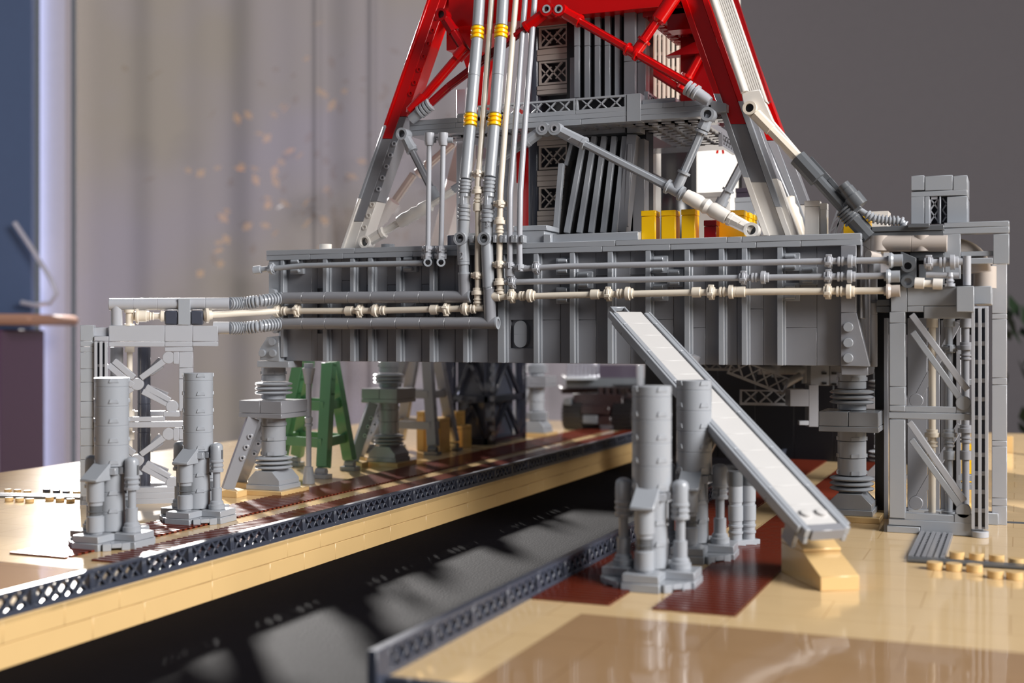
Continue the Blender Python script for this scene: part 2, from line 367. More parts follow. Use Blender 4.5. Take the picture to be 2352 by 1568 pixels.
m = MB().prism(pp, (0, .8, 0)); m.box(onY(592, 828).x, onY(664, 828).x, PY-.1, PY+2, ZB-.55, ZB-.02); m.build('corner_bracket', 'grey', t, B)
for x, y in ((627, 785), (628, 811), (604, 811), (628, 672), (630, 732), (634, 757)):
    p = onY(x, y, PY-.15); MB().lathe(p+Vector((0, .2, 0)), p-Vector((0, .2, 0)), [(0, .31), (.38, .31), (.4, .28)], 24).build('stud', 'grey', t)
# pipe clips on the hull
def clip(x, y, t=t):
    p = onY(x, y, PY+.0); m = MB(); m.box(p.x-.6, p.x+.6, PY+.25, PY+.7, p.z-.62, p.z+.62)
    for s in (-1, 1):
        m.lathe(Vector((p.x-.35, PY+.02, p.z+s*.38)), Vector((p.x+.35, PY+.02, p.z+s*.38)), [(0, .14), (.7, .14)], 12); m.box(p.x-.35, p.x+.35, PY, PY+.3, p.z+s*.38-.1, p.z+s*.38+.1)
    m.build('pipe_clip', 'grey', t, B)
for x, y in ((677, 611), (937, 606), (1292, 611), (1512, 607), (1815, 601), (1340, 643), (1549, 638), (1855, 633), (1292, 678), (1512, 671), (1815, 670), (965, 711), (672, 713)): clip(x, y)
# raised ledges on the deck edge
m = MB(); a = onY(1050, 540).x; b = onY(1247, 540).x; c = onY(1263, 540).x
m.box(a, b, PY+.3, PY+3, ZT, ZT+.9); m.box(a+4.5, b+.2, PY+.25, PY+3, ZT+.92, ZT+1.3); m.box(b, c, PY+.1, PY+3, ZT, ZT+.6); m.box(c, onY(1460, 540).x, PY+.6, PY+3, ZT, ZT+.62); m.build('deck_ledge', 'grey', t, B)
p = onY(1040, 548); MB().box(p.x-.7, p.x+1, PY+.5, PY+2, ZT-.1, ZT+.8).build('vent_block', 'slate', t, B)
for x, wd, mm in ((748, .5, 'white'), (891, .55, 'grey')):
    p = onY(x, 565, PY+2); MB().lathe(p+Vector((0, 0, -1)), p, [(0, wd), (1.15, wd)], 20).build('deck_button', mm, t)
# deck cabinets
def cabinet(x0, x1, ytop, Y, dep, m_, label, cat='box', grp=None, lid=True):
    a = onY(x0, ytop, Y); b = onY(x1, ytop, Y); z0 = ZT-.45
    o = thing('deck_cabinet', label, cat, ((a.x+b.x)/2, Y+dep/2, z0), grp)
    MB().box(a.x, b.x, Y, Y+dep, z0, a.z-.42).build('body', m_, o, B)
    if lid: MB().box(a.x-.02, b.x+.02, Y-.02, Y+dep+.02, a.z-.4, a.z).build('lid', m_, o, B)
    else: MB().box(a.x, b.x, Y, Y+dep, a.z-.42, a.z).build('lid', m_, o)
    return o
g = 'yellow cabinets on the platform deck'
cabinet(1473, 1505, 484, 86.9, 1.3, 'yellow', 'yellow toy cabinet next to the grey flared core, first of the three', grp=g)
cabinet(1519, 1551, 483, 86.9, 1.3, 'yellow', 'yellow toy cabinet, the middle of the three matching ones', grp=g)
cabinet(1565, 1596, 481, 86.9, 1.3, 'yellow', 'yellow toy cabinet standing next to the small red box', grp=g)
cabinet(1617, 1645, 506, 86.9, 1, 'deep_red', 'small dark red toy box between yellow cabinets on the deck')
cabinet(1650, 1708, 484, 89.5, 1.2, 'yellow', 'wide yellow toy cabinet behind the red box and white brace', grp=g)
cabinet(1710, 1722, 488, 91, 1, 'yellow', 'slim yellow toy cabinet just right of the wide one', grp=g)
cabinet(1724, 1733, 493, 93, 1, 'yellow', 'slimmest yellow toy cabinet behind the white brace ring', grp=g)
cabinet(1848, 1881, 461, 87, 1.0, 'white', 'tall white toy cabinet right of the tower leg')
cabinet(1884, 1899, 467, 87.3, .8, 'white', 'slim white toy panel standing against the tall white cabinet', lid=False)
cabinet(1937, 1998, 498, 92, 1.4, 'yellow', 'yellow toy cabinet at the right end behind the dark brace foot', grp=g)
cabinet(1990, 2040, 486, 98, 2, 'white', 'white toy cabinet partly hidden behind the ribbed hose', lid=False)
# ================================================================ pipes on the hull
PP = PY-.62
def hpipe(pxs, m_, r, label, grp=None, extra=None): ...
def bend(pts, r, n=12):
    return MB().path(pts, r, n)
def P(x, y, Y=PP): return onY(x, y, Y)
def pipe_thing(label, p0, cat='pipe', name='pipe', grp=None): return thing(name, label, cat, p0, grp)
gt = 'pipes running along the platform'
# two big segmented pipes with their risers
def big(label, hz, xs_, riser, y_tops, PPx=PP):
    a, e = P(hz[0], hz[1]), P(hz[2], hz[3])
    t = pipe_thing(label, a, grp=gt)
    m = MB().segs(a, e, .465, 2); m.build('pipe_run', 'mid_grey', t)
    return t, e
tb1, e1 = big('upper thick grey segmented pipe with ribbed hose, turning up at a two banded riser', (648, 684.5, 1080, 681), None, None, None)
tb2, e2 = big('lower thick grey segmented pipe with ribbed hose, turning up at the second riser', (648, 743.3, 1142, 741.5), None, None, None)
def riser(t, low, pts, joint_y, label=None):
    q = [Vector(low)]+[p for p in pts]
    # q[0] elbow, q[1] below joint, q[2] joint ring, q[3] knuckle, q[4] band1 , q[5] band2, q[6] top
    d0 = (q[1]-q[0]).normalized()
    MB().lathe(q[0], q[1], [(-.02, .44), (.1, .465), ((q[1]-q[0]).length, .465)], 24).build('elbow', 'mid_grey', t)
    return q
def ribbed(mb, p, q, r0, r1, n, nn=24):
    L = (Vector(q)-Vector(p)).length; pr = []
    for i in range(n):
        pr += [((i+.02)*L/n, r0), ((i+.18)*L/n, r1), ((i+.72)*L/n, r1), ((i+.88)*L/n, r0)]
    return mb.lathe(p, q, pr, nn)
def riser_pipe(t, ex, xs):
    # xs: list of (x, y, Y) from bottom elbow to top
    pt = [onY(*a) for a in xs]
    MB().lathe(pt[0], pt[1], [(0, .465), ((pt[1]-pt[0]).length, .465)], 24).build('elbow', 'mid_grey', t)
    mb = MB(); p, q = pt[1], pt[2]; L = (q-p).length
    mb.lathe(p, q, [(0, .40), (.0, .47), (.15, .47), (.15, .38), (L-.2, .38), (L-.2, .47), (L, .47)], 24); mb.build('coupling', 'grey', t)
    p, q = pt[2], pt[3]
    mb = MB().segs(p, q, .475, (q-p).length); mb.build('connector_body', 'grey', t, 0)
    # cross joint: short horizontal tube facing the camera
    j = onY(*xs[3]); MB().ring(j+Vector((0, -.62, 0)), j+Vector((0, -.15, 0)), .5, .33).build('joint_ring', 'grey', t)
    MB().ring(j+Vector((0, -.55, 0)), j+Vector((0, -.1, 0)), .32, .2).build('pin', 'dark_grey', t)
    MB().lathe(j+Vector((0, -.3, 0)), j+Vector((0, -.1, 0)), [(0, .2), (.2, .2)]).build('joint_hole', 'black', t)
    p, q = pt[3], pt[4]
    MB().lathe(p, q, [(.2, .44), ((q-p).length, .46)], 24).build('connector_body', 'grey', t)
    p, q = pt[4], pt[5]; L = (q-p).length
    ribbed(MB(), p, p+(q-p)*.3, .42, .5, 3).build('knuckle', 'grey', t)
    mb = MB().lathe(p+(q-p)*.3, p+(q-p)*.66, [(0, .47), (.25*L*.36, .5), (.3*L*.36, .36), (.7*L*.36, .36), (.75*L*.36, .5), (L*.36, .47)], 24)
    d = (q-p).normalized(); s = Vector((0, 1, 0)); mb.obox(p+(q-p)*.48-s*.3, d*L*.12, Vector((.13, 0, 0)), s*.2); mb.build('hinge', 'grey', t, B)
    ribbed(MB(), p+(q-p)*.66, q, .42, .5, 4).build('knuckle', 'grey', t)
    for i in range(5, len(pt)-1):
        p, q = pt[i], pt[i+1]
        if i % 2 == 0: ribbed(MB(), p, q, .40, .53, 3).build('band', 'yellow', t)
        else: MB().segs(p, q, .46, 4).build('riser', 'grey', t)
    return pt
Yt = 88.2
r1 = riser_pipe(tb1, e1, [(1067, 683, PP), (1066, 630, PP), (1065, 602, PP), (1063, 549, PP), (1065, 507, PP), (1069, 412, PP+.1), (1080, 291, PP+.9), (1081, 262, PP+1.1), (1096, 91, 87.4), (1097.5, 62, 87.6), (1104, -40, 88.3)])
r2 = riser_pipe(tb2, e2, [(1126, 743, PP), (1124, 663, PP), (1123, 660, PP), (1118, 549, PP), (1119, 512, PP), (1125, 407, PP+.1), (1135, 291, PP+.9), (1137, 262, PP+1.1), (1150, 89, 87.4), (1152, 60, 87.6), (1158, -40, 88.3)])
for e, t in ((e1, tb1), (e2, tb2)):
    MB().ring(e-Vector((.05, 0, 0)), e+Vector((.08, 0, 0)), .47, .3).build('end_ring', 'grey', t)
# thin vertical pipes
def thin(label, m_, pts, cols, r=.24, name='pipe', grp='thin pipes on the hull and tower', ends=None):
    pt = [onY(*a) if len(a) == 3 else onY(a[0], a[1], PP) for a in pts]
    t = pipe_thing(label, pt[0], grp=grp, name=name)
    MB().path(pt, r, 14).build('pipe_run', m_, t)
    for (x, y, kind, *rest) in cols:
        Yc = rest[0] if rest else PP
        p = onY(x, y, Yc)
        best = min(range(len(pt)-1), key=lambda i: ((pt[i]+pt[i+1])/2-p).length+abs(((pt[i+1]-pt[i]).normalized()).dot((p-pt[i]).normalized()) < .8)*2)
        seg = pt[best+1]-pt[best]
        mb = MB(); collar(mb, p, seg, kind, r); mb.build('collar', m_, t, B*.6)
    return t, pt
thin('ivory thin pipe rising between the two thick grey risers', 'ivory', [(1098, 702), (1097, 600), (1098, 540), (1097, 420), (1109, 280, PP+1), (1121, 120, 87.3), (1132, -40, 88.2)],
     [(1097, 632, 'clip'), (1097, 674, 'hilt'), (1097, 476, 'ring'), (1098, 442, 'hilt'), (1099, 400, 'clip', PP+.2)], .23)
thin('ivory thin pipe between the right thick riser and the thin grey pipes', 'ivory', [(1150, 676), (1147, 600), (1148, 540), (1150, 430), (1163, 260, PP+1.2), (1175, 120, 87.4), (1188, -40, 88.2)],
     [(1147, 607, 'clip'), (1148, 652, 'hilt'), (1149, 468, 'clip'), (1148, 512, 'hilt')], .23)
thin('thin grey pipe, left one of the pair right of the ivory pipes', 'light_grey', [(1172, 640), (1171, 560), (1172, 440), (1186, 260, PP+1.2), (1197, 120, 87.4), (1209, -40, 88.2)], [(1171, 610, 'clip'), (1171, 625, 'ring')], .22)
thin('thin grey pipe, right one of the pair right of the ivory pipes', 'light_grey', [(1194, 622), (1193, 560), (1195, 440), (1207, 270, PP+1.2), (1219, 120, 87.4), (1231, -40, 88.2)], [(1194, 615, 'clip')], .22)
# holder bar for the risers
m = MB()
for x in (1087, 1107, 1139, 1154, 1162, 1180, 1187, 1202): q = onY(x, 549, PP-.05); m.box(q.x-.12, q.x+.12, PP-.35, PP+.35, q.z-.28, q.z+.28)
m.box(onY(1085, 549).x, onY(1205, 549).x, PP+.3, PY+.4, ZT+.0+.2, ZT+.5)
o = m.build('clip_bar', 'grey', None, B, loc=onY(1145, 549, PP)); tag(o, 'grey clip bar holding the thin risers at the platform edge', 'bracket')
# horizontal thin pipes
thin('ivory pipe run on the left half of the hull between the two thick pipes', 'ivory', [(1112, 707.5), (1060, 708.5), (850, 713.5), (650, 714)],
     [(1072, 709, 'hilt'), (1026, 710, 'clip'), (998, 711, 'ring'), (865, 713, 'hilt'), (827, 714, 'clip'), (803, 714, 'ring'), (683, 713, 'clip'), (640, 714, 'hilt')], .25)
MBt = None
thin('ivory pipe run with many collars, lowest of three on the right half', 'ivory', [(1138, 682), (1300, 678), (1600, 671.5), (2046, 667)],
     [(1141, 681, 'ring'), (1176, 680, 'clip'), (1216, 679, 'hilt'), (1367, 676, 'ring'), (1398, 675, 'clip'), (1441, 674, 'hilt'), (1600, 671, 'ring'), (1634, 671, 'clip'), (1678, 670, 'hilt'), (1702, 670, 'ring'), (1902, 669, 'clip'), (1948, 669, 'hilt')], .24)
thin('thin grey pipe run, middle of the three on the right half of hull', 'light_grey', [(1160, 648), (1300, 645), (1600, 639.5), (2040, 633)],
     [(1178, 648, 'clip'), (1708, 638, 'clip'), (1752, 637, 'hilt'), (1903, 635, 'clip'), (1950, 635, 'hilt')], .22)
thin('thin grey pipe run, topmost of the three on the right half of hull', 'light_grey', [(1196, 617), (1300, 611.5), (1600, 605.5), (2048, 597)],
     [(1233, 615, 'clip'), (1904, 601, 'clip'), (1951, 600, 'hilt')], .22)
thin('short thin grey pipe run under the rim on the left half of the hull', 'grey', [(583, 621, PP-.2), (606, 618), (700, 610), (973, 604)], [(625, 617, 'clip'), (591, 620, 'ring', PP-.2)], .22)
for i, (x, xb, lab) in enumerate(((986, 983, 'left'), (1018, 1013, 'right'))):
    t, pt = thin('short upright grey pipe with cup ends, %s one of the pair' % lab, 'light_grey', [(xb-1, 600), (xb, 572), ((x+xb)/2, 450), (x, 326)], [(xb, 572, 'clip'), (xb-1, 588, 'clip')], .2, grp='short upright pipe pair')
    q = onY(x, 316, PP); MB().lathe(q-Vector((0, 0, .6)), q+Vector((0, 0, .35)), [(0, .22), (0, .3), (.3, .38), (.95, .38)], 20).build('cup', 'light_grey', t)
    q = onY(xb+1, 603, PP); MB().ring(q+Vector((.2, -.5, 0)), q+Vector((-.2, .4, 0)), .33, .2).build('cup', 'grey', t)
    q = onY(x+(16 if i == 0 else 22), 322, PP+.2); MB().tube(onY(x, 322, PP), q, .22).build('side_arm', 'grey', t)
# ================================================================ the tower
tw = thing('launch_tower', 'tall red, grey and white braced toy tower standing on the platform deck', 'tower', onY(1300, 540, 92))
TY = 87.4
def leg(edge, strips, Yb, Yt_, dep, nm='leg'):
    """edge(y)->x pixel of the leg's left edge on plane; strips: (off0, off1, [(y0,y1,mat)...], front inset)"""
    cols = {}
    for o0, o1, segs, ins in strips:
        for (y0, y1, mm) in segs:
            def pt(y, off):
                k = (540-y)/540; Yv = Yb+(Yt_-Yb)*k+ins
                return onY(edge(y)+off, y, Yv)
            pl = [pt(y1, o0), pt(y1, o1), pt(y0, o1), pt(y0, o0)]
            cols.setdefault(mm, MB()).prism(pl, (0, dep-ins, 0))
    root = None
    for mm, mb in cols.items():
        o = mb.build(nm if root is None else 'coloured_section', mm, tw if root is None else root, B)
        root = root or o
    return root
eR = lambda y: 1563+.352*y
leg(eR, [(0, 14, [(-40, 222, 'red'), (206, 415, 'grey'), (395, 541, 'white')], -.25),
         (14, 50, [(-40, 285, 'red'), (285, 418, 'mid_grey'), (418, 541, 'white')], 0),
         (50, 64, [(-40, 232, 'red'), (232, 475, 'grey'), (475, 541, 'white')], -.3),
         (64, 78, [(-40, 222, 'deep_red'), (236, 410, 'mid_grey'), (410, 541, 'white')], .1)], TY, TY+2, 1.6)
eL = lambda y: 980-.3466*y
leg(eL, [(0, 6, [(-40, 287, 'red'), (290, 455, 'grey'), (456, 570, 'white')], -.15),
         (6, 30, [(-40, 318, 'red'), (319, 508, 'mid_grey'), (509, 570, 'white')], 0),
         (30, 46, [(-40, 267, 'red'), (268, 462, 'mid_grey'), (463, 570, 'white')], .05)], TY, TY+2, 1.6)
# pin holes on the inner face of the left leg
for y in list(range(330, 436, 26)):
    x = eL(y)+40; k = (540-y)/540; p = onY(x, y, TY+2*k-.02)
    MB().ring(p-Vector((0, .06, 0)), p+Vector((0, .1, 0)), .2, .11).build('pin_hole', 'light_grey', tw)
    
for y in (470, 495, 522, 40, 70, 100, 130, 160, 190, 215):
    x = eL(y)+38; k = (540-y)/540; p = onY(x, y, TY+2*k+.0)
    MB().ring(p-Vector((0, .05, 0)), p+Vector((0, .1, 0)), .2, .12).build('pin_hole', 'white' if y > 400 else 'red', tw)
# rear legs
def rleg(x0, x1, Y, w_, secs):
    b = Vector((x0, Y, ZT-.4)); tp = Vector((x1, Y-2, 40)); root = None
    for k0, k1, mm in secs:
        o = MB().beam(b.lerp(tp, k0), b.lerp(tp, k1), 1.6, w_).build('leg' if root is None else 'coloured_section', mm, tw if root is None else root, B)
        root = root or o
leg(lambda y: 1641+.37*y, [(0, 22, [(-40, 322, 'red'), (323, 541, 'grey')], 0), (22, 44, [(-40, 300, 'red'), (301, 470, 'mid_grey'), (471, 541, 'white')], .1)], 99, 99.5, 1.6)
rleg(-49.5, -42.5, 103, 1.6, [(0, .36, 'white'), (.36, .6, 'warm_beige'), (.6, 1, 'red')])
# braces
def brace(pts, m_, r=.3, rings=(), nm='brace', rm=None, flute=True):
    """pts: list of (x,y,Y)"""
    pt = [onY(*a) for a in pts]
    mb = MB()
    for a, b in zip(pt, pt[1:]):
        if flute:   # cross-shaped axle inside a round outline
            d, u, w2 = mb.frame(a, b)
            for an in range(2):
                v = u if an == 0 else w2; w3 = w2 if an == 0 else u
                mb.obox((a+b)/2, (b-a)/2, v*r, w3*r*.45)
            mb.tube(a, b, r*.84, n=12)
        else: mb.tube(a, b, r)
    return mb.build(nm, m_, tw, 0), pt
def eye(x, y, Y, m_, ro=.5, ri=.3, pin=None, parent=None, to=None, L=1.3):
    p = onY(x, y, Y); root = MB().ring(p+Vector((0, -.48, 0)), p+Vector((0, .48, 0)), ro, ri).build('joint_eye', m_, parent or tw)
    MB().lathe(p+Vector((0, -.1, 0)), p+Vector((0, .4, 0)), [(0, ri), (.5, ri)]).build('eye_hole', 'black' if pin else 'dark_grey', root)
    if pin: MB().ring(p+Vector((0, -.5, 0)), p+Vector((0, -.1, 0)), ri*.98, ri*.62).build('pin', pin, root)
    if to:
        q = onY(*to); d = (q-p).normalized(); MB().lathe(p+d*.38, p+d*(L), [(0, .42), (L-.38-.25, .46), (L-.38-.25, .5), (L-.38, .5)], 8).build('joint_body', m_, root)
    return root
def sleeve(x, y, Y, to, m_, prof, parent=None, n=20):
    p = onY(x, y, Y); q = onY(*to); return MB().lathe(p, q, prof, n).build('sleeve', m_, parent or tw)
FY = TY-.7
# grey front braces, lower
b, _ = brace([(1278, 297, FY), (1560, 442, FY)], 'grey', .3); eye(1278, 297, FY, 'grey', pin='light_grey', parent=b, to=(1560, 442, FY), L=2.6)
sleeve(1532, 427, FY, (1575, 450, FY), 'grey', [(0, .55), (.2, .55), (.22, .4), (1.1, .4), (1.12, .55), (1.3, .55)], b)
b2, _ = brace([(1572, 448, FY), (1728, 529, FY)], 'white', .3)
sleeve(1575, 449, FY, (1725, 528, FY), 'white', [(0, .48), (1.1, .55), (1.4, .46), (1.7, .58), (2.0, .46), (2.3, .56), (2.9, .52), (3.4, .5), (3.45, .3)], b2)
eye(1728, 529, FY, 'white', .53, .33, parent=b2, to=(1575, 450, FY), L=1.9)
b, _ = brace([(1628, 264, FY), (1553, 436, FY)], 'grey', .28); eye(1628, 264, FY, 'grey', parent=b, to=(1553, 436, FY), L=1.1)
sleeve(1612, 300, FY, (1553, 436, FY), 'grey', [(0, .32), (0, .48), (.18, .48), (.18, .32)], b); sleeve(1572, 394, FY, (1553, 436, FY), 'grey', [(0, .32), (0, .48), (.18, .48), (.18, .36), (1.3, .38)], b)
b, _ = brace([(1250, 297, FY), (1165, 355, FY+.3), (1040, 436, FY+.6)], 'grey', .28); eye(1250, 297, FY, 'grey', pin='light_grey', parent=b, to=(1165, 355, FY), L=1.7)
b2, _ = brace([(1042, 437, FY+.6), (843, 556, FY)], 'white', .28)
sleeve(990, 470, FY+.4, (915, 512, FY+.2), 'white', [(0, .4), (.1, .5), (.8, .55), (1.1, .46), (1.5, .56), (1.9, .48), (2.4, .54), (3.0, .45), (3.05, .3)], b2); eye(843, 556, FY, 'white', .5, .34, parent=b2, to=(990, 470, FY), L=1.7)
b, _ = brace([(928, 309, FY), (1000, 452, FY+.3)], 'mid_grey', .27); eye(928, 309, FY, 'grey', .48, .3, parent=b, to=(1000, 452, FY), L=1.4)
sleeve(945, 344, FY, (1000, 452, FY), 'grey', [(0, .3), (0, .46), (.16, .46), (.16, .3)], b)
sleeve(990, 432, FY+.3, (1000, 452, FY+.3), 'grey', [(0, .4), (1, .46)], b)
# rear braces seen through the frame
RY = 102.5
for pts, mm in (([(1460, 385, 100), (1760, 545, 100)], 'mid_grey'), ([(1712, 362, 100), (1655, 470, 100)], 'grey'), ([(950, 400, RY), (880, 500, RY)], 'warm_beige'), ([(1040, 330, RY), (960, 400, RY)], 'warm_beige')):
    b, pt = brace(pts, mm, .33)
    sleeve(*pts[1], pts[0], mm, [(0, .5), (.5, .5), (.5, .36), (1.2, .36), (1.2, .5), (1.4, .5)], b)
sleeve(905, 462, RY-6, (850, 540, RY-6), 'white', [(0, .55), (.8, .62), (1.0, .55), (1.8, .6), (2.1, .5), (4.5, .4)])
sleeve(1806, 455, 93, (1830, 520, 93), 'ivory', [(0, .5), (.1, .62), (.6, .5), (1, .62), (1.4, .55), (1.8, .6), (2.6, .5), (4.2, .45)])
brace([(1756, 330, 93), (1815, 470, 93)], 'mid_grey', .32)
# red braces, upper
b, _ = brace([(1288, 24, FY+1), (1600, 203, FY+.3)], 'red', .3); eye(1288, 24, FY+1, 'red', .52, .33, pin='light_grey', parent=b, to=(1600, 203, FY+.3), L=1.9)
ribbed(MB(), onY(1577, 200, FY+.3), onY(1604, 216, FY+.3), .42, .56, 3).build('grip', 'light_grey', b)
MB().lathe(onY(1602, 215, FY+.3), onY(1630, 234, FY+.3), [(0, .45), (.75, .43), (1.1, .35)]).build('cap', 'light_grey', b)
sleeve(1440, 112, FY+.6, (1600, 203, FY+.3), 'red', [(0, .5), (.15, .5), (.17, .38), (.8, .38), (.8, .5), (1.0, .5)], b)
b, _ = brace([(1555, -20, FY+1), (1459, 122, FY+.6)], 'red', .32); sleeve(1500, 65, FY+.8, (1459, 122, FY+.6), 'red', [(1.0, .34), (1.0, .52), (1.2, .52), (1.2, .4), (2.3, .42)], b); sleeve(1560, -25, FY+1, (1500, 65, FY+.8), 'red', [(0, .55), (2.6, .55), (2.8, .4)], b)
b, _ = brace([(1260, 24, FY+1), (1030, 200, FY+1), (976, 249, FY+.5)], 'deep_red', .3); eye(1260, 24, FY+1, 'red', .52, .33, pin='light_grey', parent=b, to=(1165, 96, FY+1), L=2.2)
ribbed(MB(), onY(963, 259, FY+.5), onY(991, 238, FY+.5), .42, .54, 4).build('grip', 'grey', b)
MB().lathe(onY(966, 257, FY+.5), onY(944, 275, FY+.5), [(0, .45), (1, .4)]).build('cap', 'grey', b)
b, _ = brace([(1063, 118, FY+1), (940, 262, FY+.8)], 'red', .36, flute=False); sleeve(1050, 133, FY+1, (1068, 112, FY+1), 'red', [(0, .5), (1.1, .5)], b); sleeve(975, 222, FY+.9, (950, 250, FY+.8), 'red', [(0, .5), (1.6, .5), (1.8, .35)], b)
b, _ = brace([(1020, 40, FY+.8), (1072, 122, FY+1)], 'deep_red', .36); eye(1018, 36, FY+.8, 'deep_red', .5, .3, parent=b, to=(1072, 122, FY+1), L=1.6)
brace([(1610, 125, 97), (1570, 200, 97)], 'red', .32); sleeve(1580, 172, 97, (1565, 200, 97), 'red', [(0, .34), (0, .52), (.2, .52), (.2, .42), (1.2, .42)])
brace([(1485, 155, 97), (1640, 255, 97)], 'deep_red', .3)
# middle gallery ring
GY = TY+.3
def slab(x0, x1, y0x, y1x, Y, dep, mm, nm, par=None, bev=B):
    a = onY(x0, y1x, Y); b = onY(x1, y0x, Y); z0, z1 = sorted((a.z, b.z)); return MB().box(a.x, b.x, Y, Y+dep, z0, z1).build(nm, mm, par or tw, bev)
zg0 = onY(1321, 287, GY).z; zg1 = zg0+1.0
xl = onY(940, 300, GY).x; xr = onY(1640, 270, GY).x; xm = onY(1440, 270, GY).x; xk = onY(1206, 270, GY).x
m = MB()
for a, b_ in ((xl, xl+6), (xl+6, xk-2), (xk-2, xk+4.5), (xk+4.5, xm), (xm+.02, xr)): m.box(a+.008, b_-.008, GY, GY+3, zg0, zg0+.4)
for a, b_ in ((xl, xl+4), (xl+4, xk), (xk, xr-.2)): m.box(a+.008, b_-.008, GY, GY+3, zg0+.41, zg0+.8)
for a, b_ in ((xl, xl+4.2), (xl+4.2, xl+8), (xm+1, xm+2.7), (xm+2.7, xr-2.2), (xr-2.2, xr-.4)): m.box(a+.008, b_-.008, GY, GY+3, zg0+.81, zg0+1.2)
m.box(xl+4, xl+8, GY+.3, GY+3, zg0+1.2, zg0+1.55); m.box(xm, xm+1.05, GY-.05, GY+1, zg0-.02, zg0+2.0); m.box(xm+1.1, xm+3.6, GY+.2, GY+3, zg0+1.2, zg0+1.55); m.box(xk, xm-.03, GY, GY+1, zg0+.8, zg0+.84)
m.prism([(xr-.4, GY, zg0+.2), (xr-.4, GY, zg0+1.2), (xr+.9, GY, zg0+.8), (xr+.9, GY, zg0+.25)], (0, 2, 0))
m.build('gallery_beam', 'grey', tw, B)
for i in range(3):
    x0 = xm-4.0*(i+1)
    m = MB(); lattice(m, (x0+.02, GY, zg0+.8), (1, 0, 0), (0, 0, 1), (0, 1, 0), 3.96, 1.2, .35, 3, .16, .32, .16, .1); m.build('lattice_rail', 'grey', tw, .015)
m = MB(); m.box(xl+1, xr-.5, GY+1, GY+4, zg0+.02, zg0+.1); m.box(xm, xm+5.2, GY+1, GY+15, zg0, zg0+.5); m.box(xl+3, xl+8, GY+1, GY+15, zg0, zg0+.5); m.box(xl, xr+.6, GY+13, GY+16, zg0-.1, zg0+1.4)
for i in range(9):
    for j in range(4): m.lathe(Vector((xm+.8+j*1.2, GY+3+i*1.2, zg0)), Vector((xm+.8+j*1.2, GY+3+i*1.2, zg0-.15)), [(0, .38), (.16, .38), (.16, .28)], 14)
for i in range(26):
    for j in range(2): m.lathe(Vector((xl+1.5+i, GY+1.3+j, zg0+.05)), Vector((xl+1.5+i, GY+1.3+j, zg0-.1)), [(0, .38), (.15, .38)], 12)
m.build('gallery_floor', 'mid_grey', tw, 0)
m = MB(); lattice(m, (xm+1.0, GY+1, zg0+1.2), (0, 1, 0), (0, 0, 1), (1, 0, 0), 4, 1.1, .3, 4, .16, .2, .16, .1); m.build('side_lattice', 'mid_grey', tw, 0); m = MB(); lattice(m, (xm+5.0, GY+8, zg0-1), (0, 1, 0), (0, 0, 1), (1, 0, 0), 5, 1.1, .3, 5, .16, .2, .16, .1); m.build('side_lattice', 'mid_grey', tw, 0)
# core shaft
CYf = TY+3.2
xc0 = onY(1214, 400, CYf+1.2).x; xc1 = onY(1482, 400, CYf).x; xw = onY(1306, 400, CYf+1).x
m = MB().box(xw, xc1-.1, CYf+.6, CYf+2.6, ZT-.4, 44); m.build('core', 'black', tw)
m = MB(); m.tube((xc0+.45, CYf+1.4, ZT), (xc0+.45, CYf+1.4, 44), .5); m.box(xc0, xc0+.9, CYf+1.8, CYf+3.5, ZT, 44); m.build('corner_tube', 'slate', tw)
# white lattice windows column
m = MB(); m2 = MB(); xa = onY(1237, 400, CYf+1).x; xb = onY(1303, 400, CYf+1).x
m2.box(xa, xb, CYf+3.2, CYf+3.6, ZT, 44)
def zpx(y, x=1270): return onY(x, y, CYf+1).z
for y0, y1 in ((61, 109), (139, 193), (334, 388), (428, 481), (520, 575), (-30, 25)):
    m = MB(); za, zb = zpx(y1), zpx(y0); lattice(m, (xa, CYf+1.05, za), (1, 0, 0), (0, 0, 1), (0, 1, 0), xb-xa, zb-za, .25, 1, .16, .16, .14, .12)
    w_ = xb-xa; h = zb-za
    for s in (-1, 1):
        for off in (-.5, .5):
            c = Vector(((xa+xb)/2+off*w_*.55, CYf+1.18, (za+zb)/2)); L = min(w_, h)*.52
            a, b_ = c+Vector((-L*.5, 0, -L*.5*s)), c+Vector((L*.5, 0, L*.5*s)); m.beam(a, b_, .1, .1)
    m.build('lattice_window', 'warm_beige', tw, 0)
m = MB()
for y0, y1 in ((111, 138), (195, 216), (390, 427), (483, 519), (26, 60), (310, 333)):
    m = MB(); za, zb = zpx(y1), zpx(y0); k = max(2, round((zb-za)/.4))
    for i in range(k): m.box(xa-.12, xb+.1, CYf+.95, CYf+1.6, za+(zb-za)*i/k+.01, za+(zb-za)*(i+1)/k-.01)
    m.build('window_band', 'warm_beige', tw, B)
m2.build('window_back', 'dark_grey', tw)
